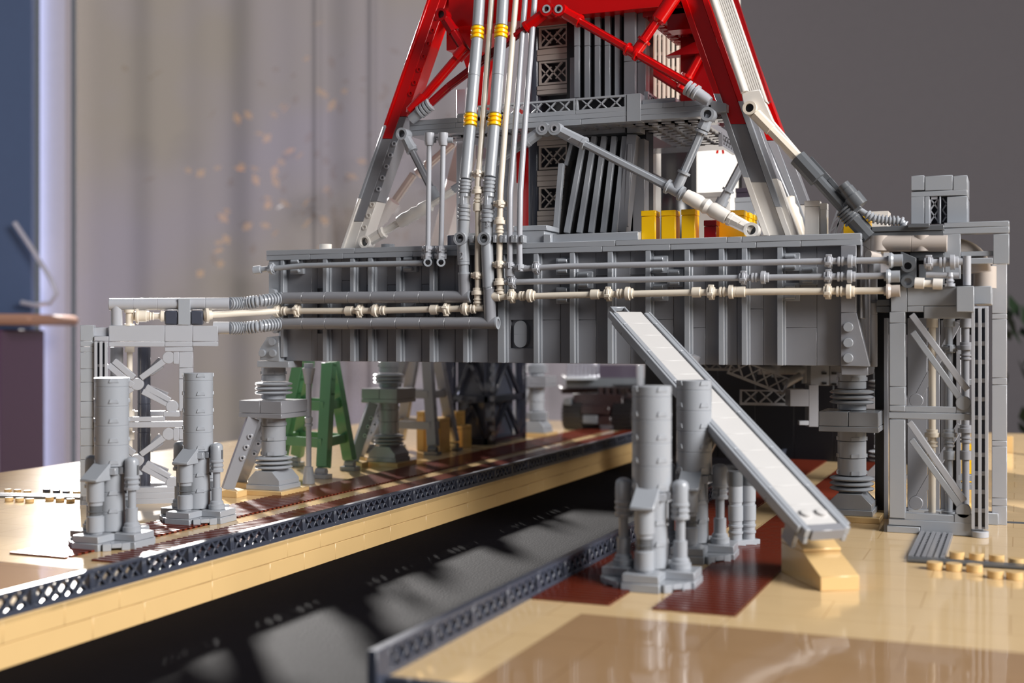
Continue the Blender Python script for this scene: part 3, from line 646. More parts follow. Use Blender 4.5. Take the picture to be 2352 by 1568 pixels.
# upper slats
m = MB()
for px in (1319, 1342.5, 1366, 1389, 1412):
    a = onY(px, 120, CYf).x
    z0 = onY(px, 225, CYf).z
    m = MB()
    for k in range(3): m.box(a, a+.42, CYf-.05, CYf+.5, z0+k*4, z0+k*4+3.98)
    m.build('fin', 'grey', tw, B)
m = MB(); a = onY(1436, 120, CYf).x; b_ = onY(1462, 120, CYf).x
for k in range(4): m.box(a, b_, CYf-.35, CYf+.8, zg0+1+k*4, zg0+k*4+4.98); m.box(b_+.03, xc1, CYf+.15, CYf+1.2, zg0+1+k*4, zg0+k*4+4.98)
m.build('corner_fin', 'mid_grey', tw, B)
MB().box(onY(1306, 100, CYf).x, onY(1317, 100, CYf).x, CYf+.3, CYf+1, onY(1310, 225, CYf).z, onY(1310, 130, CYf).z).build('edge_fin', 'mid_grey', tw, B)
slab(1316, 1436, 280, 312, CYf-.4, 1.2, 'grey', 'lintel'); slab(1440, 1472, 286, 306, CYf-.6, 1.2, 'grey', 'lintel')
# lower slanted slats
m = MB(); zb0 = ZT+.2; ztop = onY(1380, 314, CYf).z
tops = [1318, 1341.5, 1365, 1388.5, 1412]; bots = [1298, 1324, 1350, 1377, 1403]
tops = [1343, 1366, 1389, 1412, 1436]; bots = [1302, 1331, 1358, 1386, 1412]
for tp, bt in zip(tops, bots):
    a = onY(tp, 314, CYf-.6); b2_ = onY(bt, 535, CYf-1.6)
    MB().beam(b2_, a, .42, .42, (1, 0, 0)).build('slanted_fin', 'grey', tw, B)
a = onY(1311, 318, CYf-.6); b2_ = onY(1277, 536, CYf-1.6); m.beam(onY(1290, 376, CYf-.9), b2_, .42, .42, (1, 0, 0))
m.beam(onY(1318, 314, CYf-.2), onY(1300, 380, CYf-.5), .3, .3, (1, 0, 0))
m.build('slanted_fin', 'grey', tw, B)
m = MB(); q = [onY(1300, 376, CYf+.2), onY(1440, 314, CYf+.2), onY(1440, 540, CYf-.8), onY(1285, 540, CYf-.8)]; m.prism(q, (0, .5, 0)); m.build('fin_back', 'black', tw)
m = MB(); m.beam(onY(1432, 535, CYf-1), onY(1456, 312, CYf-.5), 1.2, .75, (0, 1, 0)); m.box(onY(1455, 400, CYf).x, xc1, CYf-.2, CYf+1, ZT, zg0-.9); m.beam(onY(1438, 520, CYf-1.4), onY(1448, 330, CYf-1.1), .3, .35); m.build('buttress', 'mid_grey', tw, B)
slab(1262, 1460, 538, 566, CYf-1.9, 1.5, 'grey', 'plinth'); slab(1440, 1470, 530, 566, CYf-1, 1.5, 'silver', 'plinth')
# red upper deck
zr = onY(1300, 10, TY+2).z
m = MB(); m.box(onY(1030, 5, TY+2).x, onY(1560, 5, TY+2).x, TY+2, TY+5, zr-.9, zr+6)
m.box(onY(1025, 60, TY+3).x, onY(1090, 60, TY+3).x, TY+3, TY+8, zr-2.4, zr)
m.prism([onY(1045, 90, TY+3.2), onY(1085, 60, TY+3.2), onY(1085, 200, TY+3.2), onY(1062, 130, TY+3.2)], (0, .6, 0)); m.build('upper_deck', 'red', tw, B)
m = MB(); xq = onY(1482, 60, TY+4).x; m.box(xq+.1, xq+4.6, TY+3, TY+13, zr-1.3, zr+4); m.box(xq+1.2, xq+4.4, TY+10, TY+13, zr-8.2, zr-1.3)
m.prism([(xq+.2, TY+9, zr-3), (xq+4.6, TY+9, zr-1.3), (xq+4.6, TY+9, zr-3)], (0, 1, 0)); m.box(xq+2, xq+5.2, TY+3, TY+4.5, zr-2.5, zr)
for i in range(9):
    for j in range(4): m.lathe(Vector((xq+.7+j*1.05, TY+3.6+i*1.05, zr-1.3)), Vector((xq+.7+j*1.05, TY+3.6+i*1.05, zr-1.5)), [(0, .36), (.15, .36), (.15, .26)], 14)
m.build('deck_underside', 'deep_red', tw, 0)
m = MB(); a = onY(1483, 120, 100); m.box(a.x-.5, a.x+.4, 100, 101, onY(1483, 137, 100).z, onY(1483, 85, 100).z); m.build('yellow_panel', 'yellow', tw)
for (x, y0, y1, wd) in ((1208, 340, 575, .9), (1190, 250, 420, .35)):
    p = onY(x, y1, 97); q = onY(x, y0, 97); MB().box(p.x-wd/2, p.x+wd/2, 97, 98, p.z, q.z).build('red_column', 'red', tw, B)
p = onY(1070, 300, 93); MB().box(p.x-.4, p.x+.4, 92, 93, onY(1070, 560, 93).z, onY(1070, 210, 93).z).build('rear_column', 'silver', tw, B)
for x in (1140, 1163): p = onY(x, 560, 95); q = onY(x+8, 330, 95); MB().segs(p, q, .35, 3).build('rear_pipe', 'silver', tw)
# white corrugated cover and the white/dark arm on the right
ar = thing('swing_arm', 'white ribbed arm that turns dark grey, slanting down from the tower to the right block', 'arm', onY(1722, 250, 86.5))
AY = 86.6
m = MB(); tl_, tr_ = onY(1632, -30, AY+1), onY(1672, -30, AY+1); bl_, br_ = onY(1714, 215, AY), onY(1762, 235, AY)
for i in range(8):
    f0, f1 = i/8, (i+.86)/8
    m.prism([bl_.lerp(br_, f0), bl_.lerp(br_, f1), tl_.lerp(tr_, f1), tl_.lerp(tr_, f0)], (0, .5, 0))
m.prism([bl_+Vector((0, .1, 0)), br_+Vector((0, .1, 0)), tr_+Vector((0, .1, 0)), tl_+Vector((0, .1, 0))], (0, .8, 0)); m.build('ribbed_cover', 'white', ar, .02)
MB().beam(onY(1765, 235, AY+.9), onY(1680, -30, AY+1.6), .5, .35).build('red_edging', 'deep_red', ar)
MB().path([onY(1710, 212, AY), onY(1628, -30, AY+1)], .26, 12).build('edge_tube', 'white', ar)
m = MB(); m.prism([onY(1702, 212, AY), onY(1745, 205, AY), onY(1775, 275, AY), onY(1845, 358, AY), onY(1828, 372, AY), onY(1760, 300, AY), onY(1712, 262, AY)], (0, .75, 0)); m.build('knee', 'white', ar, .06)
p = onY(1723, 249, AY-.1); MB().ring(p+Vector((0, -.3, 0)), p+Vector((0, .4, 0)), .48, .3).build('joint_ring', 'ivory', ar); MB().lathe(p+Vector((0, -.1, 0)), p+Vector((0, .3, 0)), [(0, .3), (.4, .3)]).build('joint_hole', 'black', ar)
MB().lathe(onY(1735, 262, AY), onY(1838, 368, AY), [(0, .42), (1.6, .42), (1.62, .34), (4.3, .38)], 8).build('upper_bar', 'ivory', ar)
m = MB().lathe(onY(1832, 362, AY), onY(1990, 535, AY), [(0, .62), (2.1, .62), (2.15, .42), (4.8, .42), (5, .42), (5.1, .6), (7.4, .56)], 10); m.build('lower_bar', 'dark_grey', ar)
m = MB(); m.beam(onY(1858, 366, AY+.3), onY(1915, 428, AY+.3), .5, .55); m.beam(onY(1906, 412, AY+.2), onY(1960, 476, AY+.2), .5, .3); ribbed(m, onY(1938, 480, AY), onY(1962, 508, AY), .5, .66, 5); m.build('slotted_cover', 'dark_grey', ar, B)
# small drum with ribbed hose
p = onY(1958, 455, AY-.2); q = onY(1945, 436, AY-.2)
MB().lathe(onY(1976, 474, AY-.2), q, [(0, .6), (.9, .6), (.92, .5), (1.5, .5), (1.52, .44), (1.9, .44)], 24).build('drum', 'dark_grey', ar)
m = MB(); c = onY(1962, 460, AY-.1); m.beam(onY(1945, 462, AY), onY(1972, 488, AY), .9, .8); m.build('drum_block', 'dark_grey', ar, .05)
def hose(pts, n, r0, r1, name, mm, parent=None, label=None):
    # smooth curve through pts, ribs along it
    cr = []; k = 14
    ps = [Vector(p) for p in pts]; ps = [ps[0]*2-ps[1]]+ps+[ps[-1]*2-ps[-2]]
    for i in range(1, len(ps)-2):
        for j in range(k):
            t_ = j/k; a, b_, c_, d_ = ps[i-1:i+3]
            cr.append(.5*((2*b_)+(c_-a)*t_+(2*a-5*b_+4*c_-d_)*t_*t_+(3*b_-a-3*c_+d_)*t_**3))
    cr.append(ps[-2])
    L = [0]
    for a, b_ in zip(cr, cr[1:]): L.append(L[-1]+(b_-a).length)
    out = []; rr = []; tot = L[-1]; m_ = n*6
    for i in range(m_+1):
        s_ = tot*i/m_; j = max(0, min(len(L)-2, next((q for q in range(len(L)-1) if L[q+1] >= s_), len(L)-2)))
        f = (s_-L[j])/max(1e-6, L[j+1]-L[j]); out.append(cr[j].lerp(cr[j+1], f)); ph = (i % 6)/6; rr.append(r1 if .2 < ph < .8 else r0)
    return MB().path(out, r1, 16, rr).build(name, mm, parent)
hose([onY(1990, 492, AY-.2), onY(2010, 502, AY-.2), onY(2040, 506, AY), onY(2068, 508, AY+.2), onY(2078, 518, AY+.3)], 11, .22, .34, 'ribbed_hose', 'silver', ar)
MB().tube(onY(1975, 482, AY-.2), onY(1992, 493, AY-.2), .2).build('hose_joint', 'grey', ar)
# rocket behind the tower
rk = thing('rocket', 'big white toy rocket with black panels and red letters standing behind the tower', 'rocket', onY(1550, 560, 112))
RC = at(1562, 500, 119); RC.z = ZT; R = 5.7
zz = lambda y: at(1562, y, 119-5).z
MB().lathe(RC, RC+Vector((0, 0, 30)), [(0, R), (8, R), (8.05, R+.0), (zz(232)-ZT, R), (zz(232)-ZT+.02, R-.1), (zz(80)-ZT, R-.1), (zz(80)-ZT, R), (26, R)], 64).build('body', 'white', rk)
def on_body(az, z, h, wd, dep, mb, Rr=R):   # plate on the body's surface; az from the camera-facing direction
    base = math.atan2(-RC.y, -RC.x)+az; d = Vector((math.cos(base), math.sin(base), 0)); u = Vector((-d.y, d.x, 0))
    mb.obox(Vector((RC.x, RC.y, z+h/2))+d*(Rr+dep/2-.05), u*wd/2, d*dep/2, Vector((0, 0, h/2)))
m = MB(); mr = MB()
for i in range(44):
    az = -PI/2+i*PI/43; on_body(az, zz(232), zz(80)-zz(232), .24, .3, m, R-.1)
m.build('corrugation', 'ivory', rk, .02)
m = MB()
for row in (222, 190, 155, 120, 85):
    for i in range(0, 43):
        if i % 3: az = -PI/2+(i+.5)*PI/43; on_body(az, zz(row), 1.1, .17, .06, m, R-.05)
m.build('slots', 'black', rk)
m = MB()
for k in range(14): az = -.55+k*.075; on_body(az, zz(300), 3.1, .5, .08, m)
m.build('black_band', 'black', rk)
m = MB()
for k in range(9): az = -.42+k*.08; on_body(az, ZT, zz(345)-ZT, .5, .08, m)
m.build('black_panel', 'black', rk)
# engine fairing: black half cone
fd = Vector((-RC.x, -RC.y, 0)).normalized(); fu = Vector((-fd.y, fd.x, 0)); bc = RC+fd*(R-.8)+fu*(-.6)
MB().lathe(bc+Vector((0, 0, -.2)), bc+Vector((0, 0, 9)), [(0, 2.3), (3, 2.2), (5, 1.9), (6.6, 1.3), (7.6, .5), (7.8, .05)], 40).build('fairing', 'black', rk)
def strokes(mb, segs, az0, z0, w_, h_):
    for (a, b_) in segs:
        base = math.atan2(-RC.y, -RC.x)
        def pt(q): az = base+az0+q[0]*w_/R; return Vector((RC.x+(R+.03)*math.cos(az), RC.y+(R+.03)*math.sin(az), z0+q[1]*h_))
        mb.beam(pt(a), pt(b_), .08, .28)
m = MB(); aA = .62
U_ = [((0, 1), (0, .2)), ((0, .2), (.3, 0)), ((.3, 0), (.7, 0)), ((.7, 0), (1, .2)), ((1, .2), (1, 1))]
S_ = [((1, .85), (.7, 1)), ((.7, 1), (.3, 1)), ((.3, 1), (0, .8)), ((0, .8), (.2, .55)), ((.2, .55), (.8, .45)), ((.8, .45), (1, .2)), ((1, .2), (.7, 0)), ((.7, 0), (.3, 0)), ((.3, 0), (0, .15))]
A_ = [((0, 0), (.5, 1)), ((.5, 1), (1, 0)), ((.2, .35), (.8, .35))]
strokes(m, U_, aA, zz(246), .75, 1.5); strokes(m, S_, aA, zz(300), .75, 1.5); strokes(m, A_, aA, zz(352), .75, 1.5)
m.build('red_lettering', 'red', rk)
m = MB(); on_body(1.3, ZT, 20, .25, .3, m); m.build('cable_duct', 'black', rk)
for (x0, x1, y0, y1, Y, mm, lab) in ((1478, 1507, 330, 560, 104, 'white', 'plain white panel beside the rocket, left of its black fairing'), (1600, 1668, 440, 470, 103, 'white', 'white block low in front of the rocket behind the grey braces'), (1690, 1740, 430, 500, 108, 'plum', 'dark purplish block low behind the tower, right of the rocket'), (1688, 1735, 452, 480, 105, 'silver', 'silver grey block behind the leaning tower leg')):
    a = onY(x0, y1, Y); b_ = onY(x1, y0, Y); o = thing('equipment_block', lab, 'block', ((a.x+b_.x)/2, Y+.8, ZT-.4)); MB().box(a.x, b_.x, Y, Y+1.6, ZT-.4, b_.z-.4).build('body', mm, o, B); MB().box(a.x-.03, b_.x+.03, Y-.03, Y+1.63, b_.z-.4, b_.z).build('cap', mm, o, B)
a = onY(1905, 556, 92); m = MB(); lattice(m, (a.x-.4, 92, ZT-.4), (1, 0, 0), (.35, 0, 1), (0, 1, 0), .9, 3.2, .3, 1, .12, .1, .1, .1)
for k in range(3): m.beam((a.x-.3+.35*(k+.3), 92.1, ZT+.5+k*.8), (a.x+.4+.35*(k+.8), 92.1, ZT+1.2+k*.8), .1, .1)
o = m.build('leaning_lattice_screen', 'mid_grey', None, 0, loc=(a.x, 92, ZT-.4)); tag(o, 'small leaning grey lattice panel between the white and yellow cabinets', 'panel')
def bx(mb, x0, y0, x1, y1, Y, dep):
    a = onY(x0, (y0+y1)/2, Y); b = onY(x1, (y0+y1)/2, Y); xm_ = (x0+x1)/2
    return mb.box(a.x, b.x, Y, Y+dep, onY(xm_, y1, Y).z, onY(xm_, y0, Y).z)
# ================================================================ right service tower
R0 = 85.3; R1 = 91.3
rt = thing('service_tower', 'tall grey open service tower with diagonal bars at the right end of the platform', 'tower', (-5, 88, 0))
m = MB()
for y0, y1 in ((716, 742), (742, 888), (888, 931), (931, 945), (963, 1190)): bx(m, 2043, y0, 2079, y1-.5, R0, 1)
m.build('corner_post', 'grey', rt, B)
m = MB(); bx(m, 2046, 657, 2083, 716, R0, 1.3); bx(m, 2084, 658, 2197, 702, R0, 1.3); bx(m, 2084, 702.5, 2121, 716, R0, 1.3); bx(m, 2122, 702.5, 2236, 731, R0-.02, 1.3); bx(m, 2238, 657, 2277, 698, R0+.6, 5)
bx(m, 2090, 660, 2190, 664, R0+1, 5); m.build('top_beam', 'grey', rt, B)
m = MB(); bx(m, 2197, 657, 2237, 716, R0-1.1, 1.1); m.build('end_block', 'grey', rt, B)
m = MB(); bx(m, 2079, 933, 2195, 947, R0+.05, .5); bx(m, 2041, 948, 2232, 963, R0, 1); bx(m, 2196, 930, 2232, 948, R0+.1, .8); m.build('middle_beam', 'grey', rt, B)
m = MB(); bx(m, 2077, 1180, 2192, 1196, R0+.05, .5); bx(m, 2041, 1196, 2232, 1210, R0, 1); bx(m, 2114, 1210, 2232, 1228, R0, 1); bx(m, 2037, 1209, 2113, 1224, R0-.15, 1); bx(m, 2192, 1180, 2232, 1212, R0+.02, 1); m.build('base_beam', 'grey', rt, B)
m = MB(); m.box(-8, -1.3, R1-.2, R1+.8, 0, .8); m.box(-8.0, -7.1, R0+1.05, R1-.3, 0, .8); m.box(-3, -2.1, R0+1, R1, .1, .7); m.build('base_frame', 'grey', rt, B)
# grooved column
xg0, xg1 = onY(2231, 1000, R0-.3).x, onY(2270, 1000, R0-.3).x; wg = xg1-xg0
m = MB()
for i in range(3): m.box(xg0+wg*i*.4, xg0+wg*(i*.4+.2), R0-.3, R0+.1, .55, 14.75)
z = .55
for k in range(12): m.box(xg0, xg1, R0-.12, R0+.2, z, z+.14); m.box(xg0, xg1, R0-.12, R0+.2, z+1.05, z+1.19); z += 1.19
m.build('grooved_column', 'light_grey', rt, .015)
m = MB(); m.box(xg0+.1, xg1-.1, R0+.15, R0+.6, .5, 14.7); m.build('column_back', 'slate', rt)
MB().lathe(((xg0+xg1)/2, R0+.1, 0), ((xg0+xg1)/2, R0+.1, 1), [(0, .5), (.02, .54), (.36, .54), (.4, .5)], 32).build('round_foot', 'light_grey', rt)
# rear posts
m = MB(); z = .0
for y0, y1 in ((606, 720), (720, 733), (733, 868), (868, 884), (884, 1012), (1012, 1025), (1025, 1144), (1144, 1162), (1162, 1206)): bx(m, 2278, y0, 2313, y1-.5, R1, 1)
m.build('corner_post', 'light_grey', rt, B)
m = MB(); bx(m, 2030, 730, 2040, 1215, R1, 1); bx(m, 2196, 735, 2207, 1190, R1, 1); bx(m, 2160, 735, 2172, 1190, R1+.6, 1); m.build('rear_post', 'mid_grey', rt, B)
m = MB(); bx(m, 2084, 730, 2130, 1190, R1, .4); bx(m, 2131, 730, 2158, 1190, R1+.1, .4); m.build('rear_panel', 'mid_grey', rt, B)
m = MB()
for y in (800, 870, 1090, 1110): bx(m, 2200, y, 2235, y+14, R1, .8)
m.build('rear_rung', 'grey', rt, B)
# top frame
m = MB(); bx(m, 2168, 509, 2318, 521, R0+1.5, 6); bx(m, 2168, 522, 2318, 536, R0+1.5, 1); bx(m, 2168, 537, 2206, 592, R0+1.5, 1); bx(m, 2281, 537, 2318, 606, R0+1.5, 1); bx(m, 2207, 577, 2281, 588, R0+1.7, .5); bx(m, 2168, 593, 2281, 606, R0+1.5, 1); bx(m, 2170, 606, 2206, 640, R0+1.5, 1); bx(m, 2110, 606, 2168, 655, R1, 1)
m.build('top_frame', 'grey', rt, B)
m = MB(); bx(m, 2002, 518, 2168, 530, R0+.9, 5); bx(m, 2000, 531, 2168, 545, R0+1, 5); bx(m, 2090, 579, 2168, 592, R0+1.2, 3); bx(m, 2085, 513, 2135, 522, R0+.6, .6); m.build('side_deck', 'dark_grey', rt, B)
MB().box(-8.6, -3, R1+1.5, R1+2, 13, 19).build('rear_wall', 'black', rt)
m = MB(); bx(m, 2010, 640, 2046, 1200, R1+3, .6); m.build('painted_shade_panel', 'black', rt)  # black panel added as the shade in the gap beside the hull
m = MB(); bx(m, 2160, 740, 2208, 1190, R1+2.2, .5); m.build('painted_shade_panel', 'black', rt)  # black panel added as shade inside the tower
a = onY(2014, 559, R0+1.2); b = onY(2176, 559, R0+1.2)
m = MB().segs(a, b, .56, 2.2); m.tube(onY(2020, 576, R0+1.2), onY(2020, 542, R0+1.2), .6); m.tube(onY(2117, 577, R0+1.2), onY(2117, 541, R0+1.2), .52); m.build('white_pipe', 'warm_beige', rt)
m = MB(); c = onY(2215, 585, R0+3.2); m.path([c+Vector((1.35*math.sin(k*PI/20)-.6, 0, 1.35*math.cos(k*PI/20)-1.2)) for k in range(-6, 11)], .95, 24); m.tube(onY(2262, 612, R1-.8), onY(2262, 662, R1-.8), .75); m.build('bent_pipe', 'warm_beige', rt)
# box on top
tb = thing('roof_box', 'grey box with a lattice window standing on top of the right service tower', 'box', onY(2157, 515, R0+2.5))
YB = R0+2.5
m = MB()
for x0, x1 in ((2092, 2123), (2124, 2188), (2189, 2222)): bx(m, x0+.3, 403, x1, 437, YB, 3.5)
m.build('roof', 'grey', tb, B)
m = MB(); bx(m, 2092, 438, 2222, 450, YB, 3.5); bx(m, 2092, 451, 2123, 514, YB, 3.5); bx(m, 2124, 451, 2135, 514, YB, .8); bx(m, 2175, 451, 2222, 514, YB, 3.5); bx(m, 2157, 451, 2161, 514, YB, .5); m.build('body', 'grey', tb, B)
m = MB(); a = onY(2135, 513, YB+.1); c = onY(2157, 513, YB+.1); h_ = onY(2146, 451, YB+.1).z-a.z; W_ = c.x-a.x
m.box(a.x, a.x+.1, YB+.1, YB+.3, a.z, a.z+h_); m.box(c.x-.1, c.x, YB+.1, YB+.3, a.z, a.z+h_); m.box(a.x, c.x, YB+.1, YB+.3, a.z+h_-.2, a.z+h_)
for k in range(2):
    for s in (-1, 1): m.beam((a.x+W_/2-s*W_*.42, YB+.2, a.z+.1+k*.8), (a.x+W_/2+s*W_*.42, YB+.2, a.z+.9+k*.8), .1, .09)
for k in range(2):
    for s in (-1, 1): m.beam((c.x+.45-s*.25, YB+.5, a.z+.1+k*.8), (c.x+.45+s*.25, YB+.5, a.z+.9+k*.8), .1, .09)
m.build('lattice_window', 'light_grey', tb)
m = MB(); bx(m, 2136, 451, 2176, 514, YB+1.2, .3); m.build('window_back', 'slate', tb)
# diagonals with rounded ends
def diag(p, q, Y, mm='grey', w_=.44, end=True, par=rt, d=.5):
    a, b = onY(*p, Y), onY(*q, Y); m = MB().beam(a, b, d, w_)
    if end: m.tube(b-Vector((0, d/2+.03, 0)), b+Vector((0, d/2+.03, 0)), .47)
    return m.build('diagonal_bar', mm, par, B)
diag((2094, 722), (2222, 895), R0+.3, 'light_grey', .4, False); diag((2097, 762), (2213, 925), R0+.3, 'grey', .4)
diag((2089, 968), (2215, 1150), R0+.3, 'light_grey', .4, False); diag((2094, 1008), (2213, 1172), R0+.3, 'grey', .4)
diag((2200, 740), (2105, 919), R1-1, 'mid_grey', .5); diag((2206, 975), (2104, 1154), R1-1, 'mid_grey', .5)
# pipes inside
def vpipe(x, y0, y1, Y, mm, lab, cols):
    t, pt = thin(lab, mm, [(x, y1, Y), (x, y0, Y)], [(x, y, k, Y) for y, k in cols], .24, grp='upright pipes inside the right service tower'); return t
vpipe(2141, 730, 1178, R0+2.2, 'ivory', 'ivory upright pipe inside the right service tower', [(742, 'ring'), (1000, 'hilt')])
vpipe(2180, 730, 1178, R0+2.2, 'grey', 'grey upright pipe inside the right service tower, next to the ivory one', [(740, 'ring'), (800, 'clip'), (1000, 'hilt'), (1045, 'ring')])
vpipe(2218, 730, 1178, R0+2.0, 'mid_grey', 'grey upright pipe inside the right service tower, behind the grooved column', [(742, 'ring'), (800, 'hilt'), (990, 'hilt'), (1045, 'ring')])
m = MB(); q = onY(2141, 1176, R0+2.2); m.lathe(q-Vector((0, 0, .3)), q+Vector((0, 0, .3)), [(0, .5), (.3, .5), (.31, .3)]); q = onY(2182, 1170, R0+2.2); m.lathe(q-Vector((0, 0, .5)), q+Vector((0, 0, .3)), [(0, .55), (.4, .55), (.41, .3)]); m.build('pipe_foot', 'grey', rt)
# bracket and connectors at the pipe ends
m = MB(); pts = [onY(x, y, R0-.2) for x, y in ((2069, 577), (2104, 592), (2104, 657), (2070, 657))]; m.prism(pts, (0, .5, 0)); bx(m, 2046, 590, 2069, 657, R0+.3, .8); m.build('pipe_bracket', 'dark_grey', rt, B)
for x, y in ((2086, 611), (2086, 647)):
    q = onY(x, y, R0-.2); MB().ring(q-Vector((0, .3, 0)), q+Vector((0, .1, 0)), .42, .24).build('bracket_ring', 'dark_grey', rt); MB().lathe(q-Vector((0, .1, 0)), q+Vector((0, .1, 0)), [(0, .24), (.2, .24)]).build('ring_hole', 'black' if y < 620 else 'grey', rt)
for x, y in ((2046, 598), (2040, 635), (2040, 668)):
    q = onY(x, y, PP); MB().lathe(q-Vector((.25, 0, 0)), q+Vector((1, 0, 0)), [(0, .3), (.15, .3), (.16, .52), (.3, .52), (.45, .4), (1.0, .4)], 24).build('pipe_socket', 'grey' if y < 650 else 'warm_beige', rt)
m = MB(); bx(m, 2013, 688, 2044, 702, R0+.5, 1); bx(m, 2013, 703, 2044, 717, R0+.5, 1); bx(m, 2000, 690, 2014, 696, R0+1, 1); m.build('side_bracket', 'dark_grey', rt, B)
m = MB(); m.segs(onY(2007, 842, R0+1.5), onY(2007, 600, R0+1.5), .24, 4); q = onY(2008, 618, R0+1.5); m.lathe(q-Vector((0, 0, .4)), q+Vector((0, 0, .5)), [(0, .3), (.1, .42), (.7, .42), (.8, .3)], 8); m.build('side_tube', 'light_grey', rt)
MB().lathe(onY(1994, 585, R0), onY(2022, 592, R0+1), [(0, .3), (1, .3), (1.2, .1)], 20).build('side_nozzle', 'warm_beige', rt)
YT2 = R0-.1
t, _ = thin('short grey pipe stub with collars on the right tower top beam', 'light_grey', [(2122, 604, YT2), (2212, 600, YT2)], [(2134, 604, 'clip', YT2), (2186, 602, 'hilt', YT2)], .24, grp='pipe stubs on the right tower')
MB().tube(onY(2221, 655, YT2), onY(2221, 588, YT2), .25).build('tee_riser', 'light_grey', t)
t, _ = thin('short grey pipe stub with a tee above the tower top beam', 'light_grey', [(2127, 631, YT2), (2203, 632, YT2)], [], .2, grp='pipe stubs on the right tower')
MB().lathe(onY(2182, 658, YT2), onY(2182, 628, YT2), [(0, .32), (.2, .32), (.22, .2), (.35, .28), (.5, .2), (.65, .28), (.9, .22)]).build('tee_riser', 'light_grey', t)
thin('short white pipe stub lying on the right tower top beam', 'white', [(2108, 650, YT2), (2160, 652, YT2)], [(2112, 650, 'ring', YT2), (2154, 652, 'ring', YT2)], .24, grp='pipe stubs on the right tower')
# ================================================================ left service tower (turned towards the right)
AL = math.radians(31.5); LP = Vector((-66.2, 75.4, 0)); lu = Vector((math.cos(AL), math.sin(AL), 0)); lv = Vector((-math.sin(AL), math.cos(AL), 0)); LZ = Vector((0, 0, 1))
lt = thing('service_tower', 'grey open service tower with crossed bars standing left, apart from the platform', 'tower', LP+lu*4+lv*3)
def lp(x, y, d=0): return onP(x, y, LP+lv*d, AL)
def lbx(mb, x0, y0, x1, y1, d=0, dep=1.):
    a = lp(x0, (y0+y1)/2, d); b = lp(x1, (y0+y1)/2, d); xm_ = (x0+x1)/2; z0 = lp(xm_, y1, d).z; z1 = lp(xm_, y0, d).z
    c = (a+b)/2; c.z = (z0+z1)/2; c += lv*dep/2
    return mb.obox(c, (b-a).length/2*lu, lv*dep/2, LZ*(z1-z0)/2)
m = MB()
for y0, y1 in ((746, 783), (783, 796), (796, 809), (809, 847), (847, 878), (878, 922), (922, 958), (958, 985), (985, 1024), (1024, 1055), (1055, 1100), (1100, 1163)): lbx(m, 184, y0, 215, y1-.4, 0)
m.build('corner_post', 'grey', lt, B)
m = MB(); lbx(m, 216, 752, 249, 772, .4); lbx(m, 216, 772, 249, 783, -.15); m.build('column_cap', 'light_grey', lt, B)
m = MB(); a = lp(217, 1000, -.1); b = lp(248, 1000, -.1); W_ = (b-a).length; zt_ = lp(230, 784, -.1).z
for i in range(3): c = a+lu*(W_*(.12+i*.38)); c.z = zt_/2+.2; m.obox(c, lu*.1, lv*.2, LZ*(zt_/2-.2))
z = .3
while z < zt_-1: 
    c = a+lu*W_/2+lv*.15; c.z = z; m.obox(c, lu*W_/2, lv*.1, LZ*.1); z += 1.15
m.build('grooved_column', 'light_grey', lt, .015)
m = MB(); c = a+lu*W_/2+lv*.35; c.z = zt_/2; m.obox(c, lu*W_*.45, lv*.1, LZ*(zt_/2-.1)); m.build('column_back', 'slate', lt)
m = MB(); lbx(m, 250, 747, 378, 784, 0); lbx(m, 378.5, 747, 442, 784, 0); lbx(m, 442.5, 748, 500, 784, 0); lbx(m, 250, 784.5, 378, 796, 0); lbx(m, 378.5, 784.5, 442, 796, 0); lbx(m, 442.5, 784.5, 500, 795, 0); lbx(m, 260, 752, 430, 790, 5, 1); m.build('top_beam', 'light_grey', lt, B)
m = MB(); lbx(m, 378, 797, 442, 807, 0); 
for y0, y1 in ((808, 845), (845, 870), (870, 945), (983, 1010), (1010, 1060), (1060, 1118)): lbx(m, 411, y0, 442, y1-.4, 0)
lbx(m, 398, 808, 411, 836, 0); lbx(m, 398, 983, 411, 1012, 0); lbx(m, 375, 945, 412, 957, -.02); m.build('corner_post', 'light_grey', lt, B)
m = MB(); lbx(m, 290, 957, 378, 968, -.05, .5); lbx(m, 216, 969, 442, 982, 0); lbx(m, 290, 944, 378, 955, 4, 1); m.build('middle_beam', 'light_grey', lt, B)
m = MB(); lbx(m, 216, 1119, 442, 1132, 0); lbx(m, 190, 1132, 442, 1146, 0); lbx(m, 186, 1146, 442, 1158, 0); m.build('base_beam', 'light_grey', lt, B)
m = MB()
for d in (4.5,): lbx(m, 190, 1110, 430, 1130, d)
for uu in (.3, 7.6):
    c = LP+lu*uu+lv*2.5; c.z = .35; m.obox(c, lu*.45, lv*2.5, LZ*.35)
m.build('base_frame', 'mid_grey', lt, B)
m = MB()
for uu in (.4, 7.4):
    c = LP+lu*uu+lv*5; c.z = 6.8; m.obox(c, lu*.4, lv*.4, LZ*6.8)
m.build('rear_post', 'mid_grey', lt, B)
def ldiag(p, q, d, mm='light_grey', w_=.46, end=False):
    a, b = lp(*p, d), lp(*q, d); m = MB().beam(a, b, .5, w_, lv)
    if end: m.tube(b-lv*.28, b+lv*.28, .47)
    m.build('diagonal_bar', mm, lt, B)
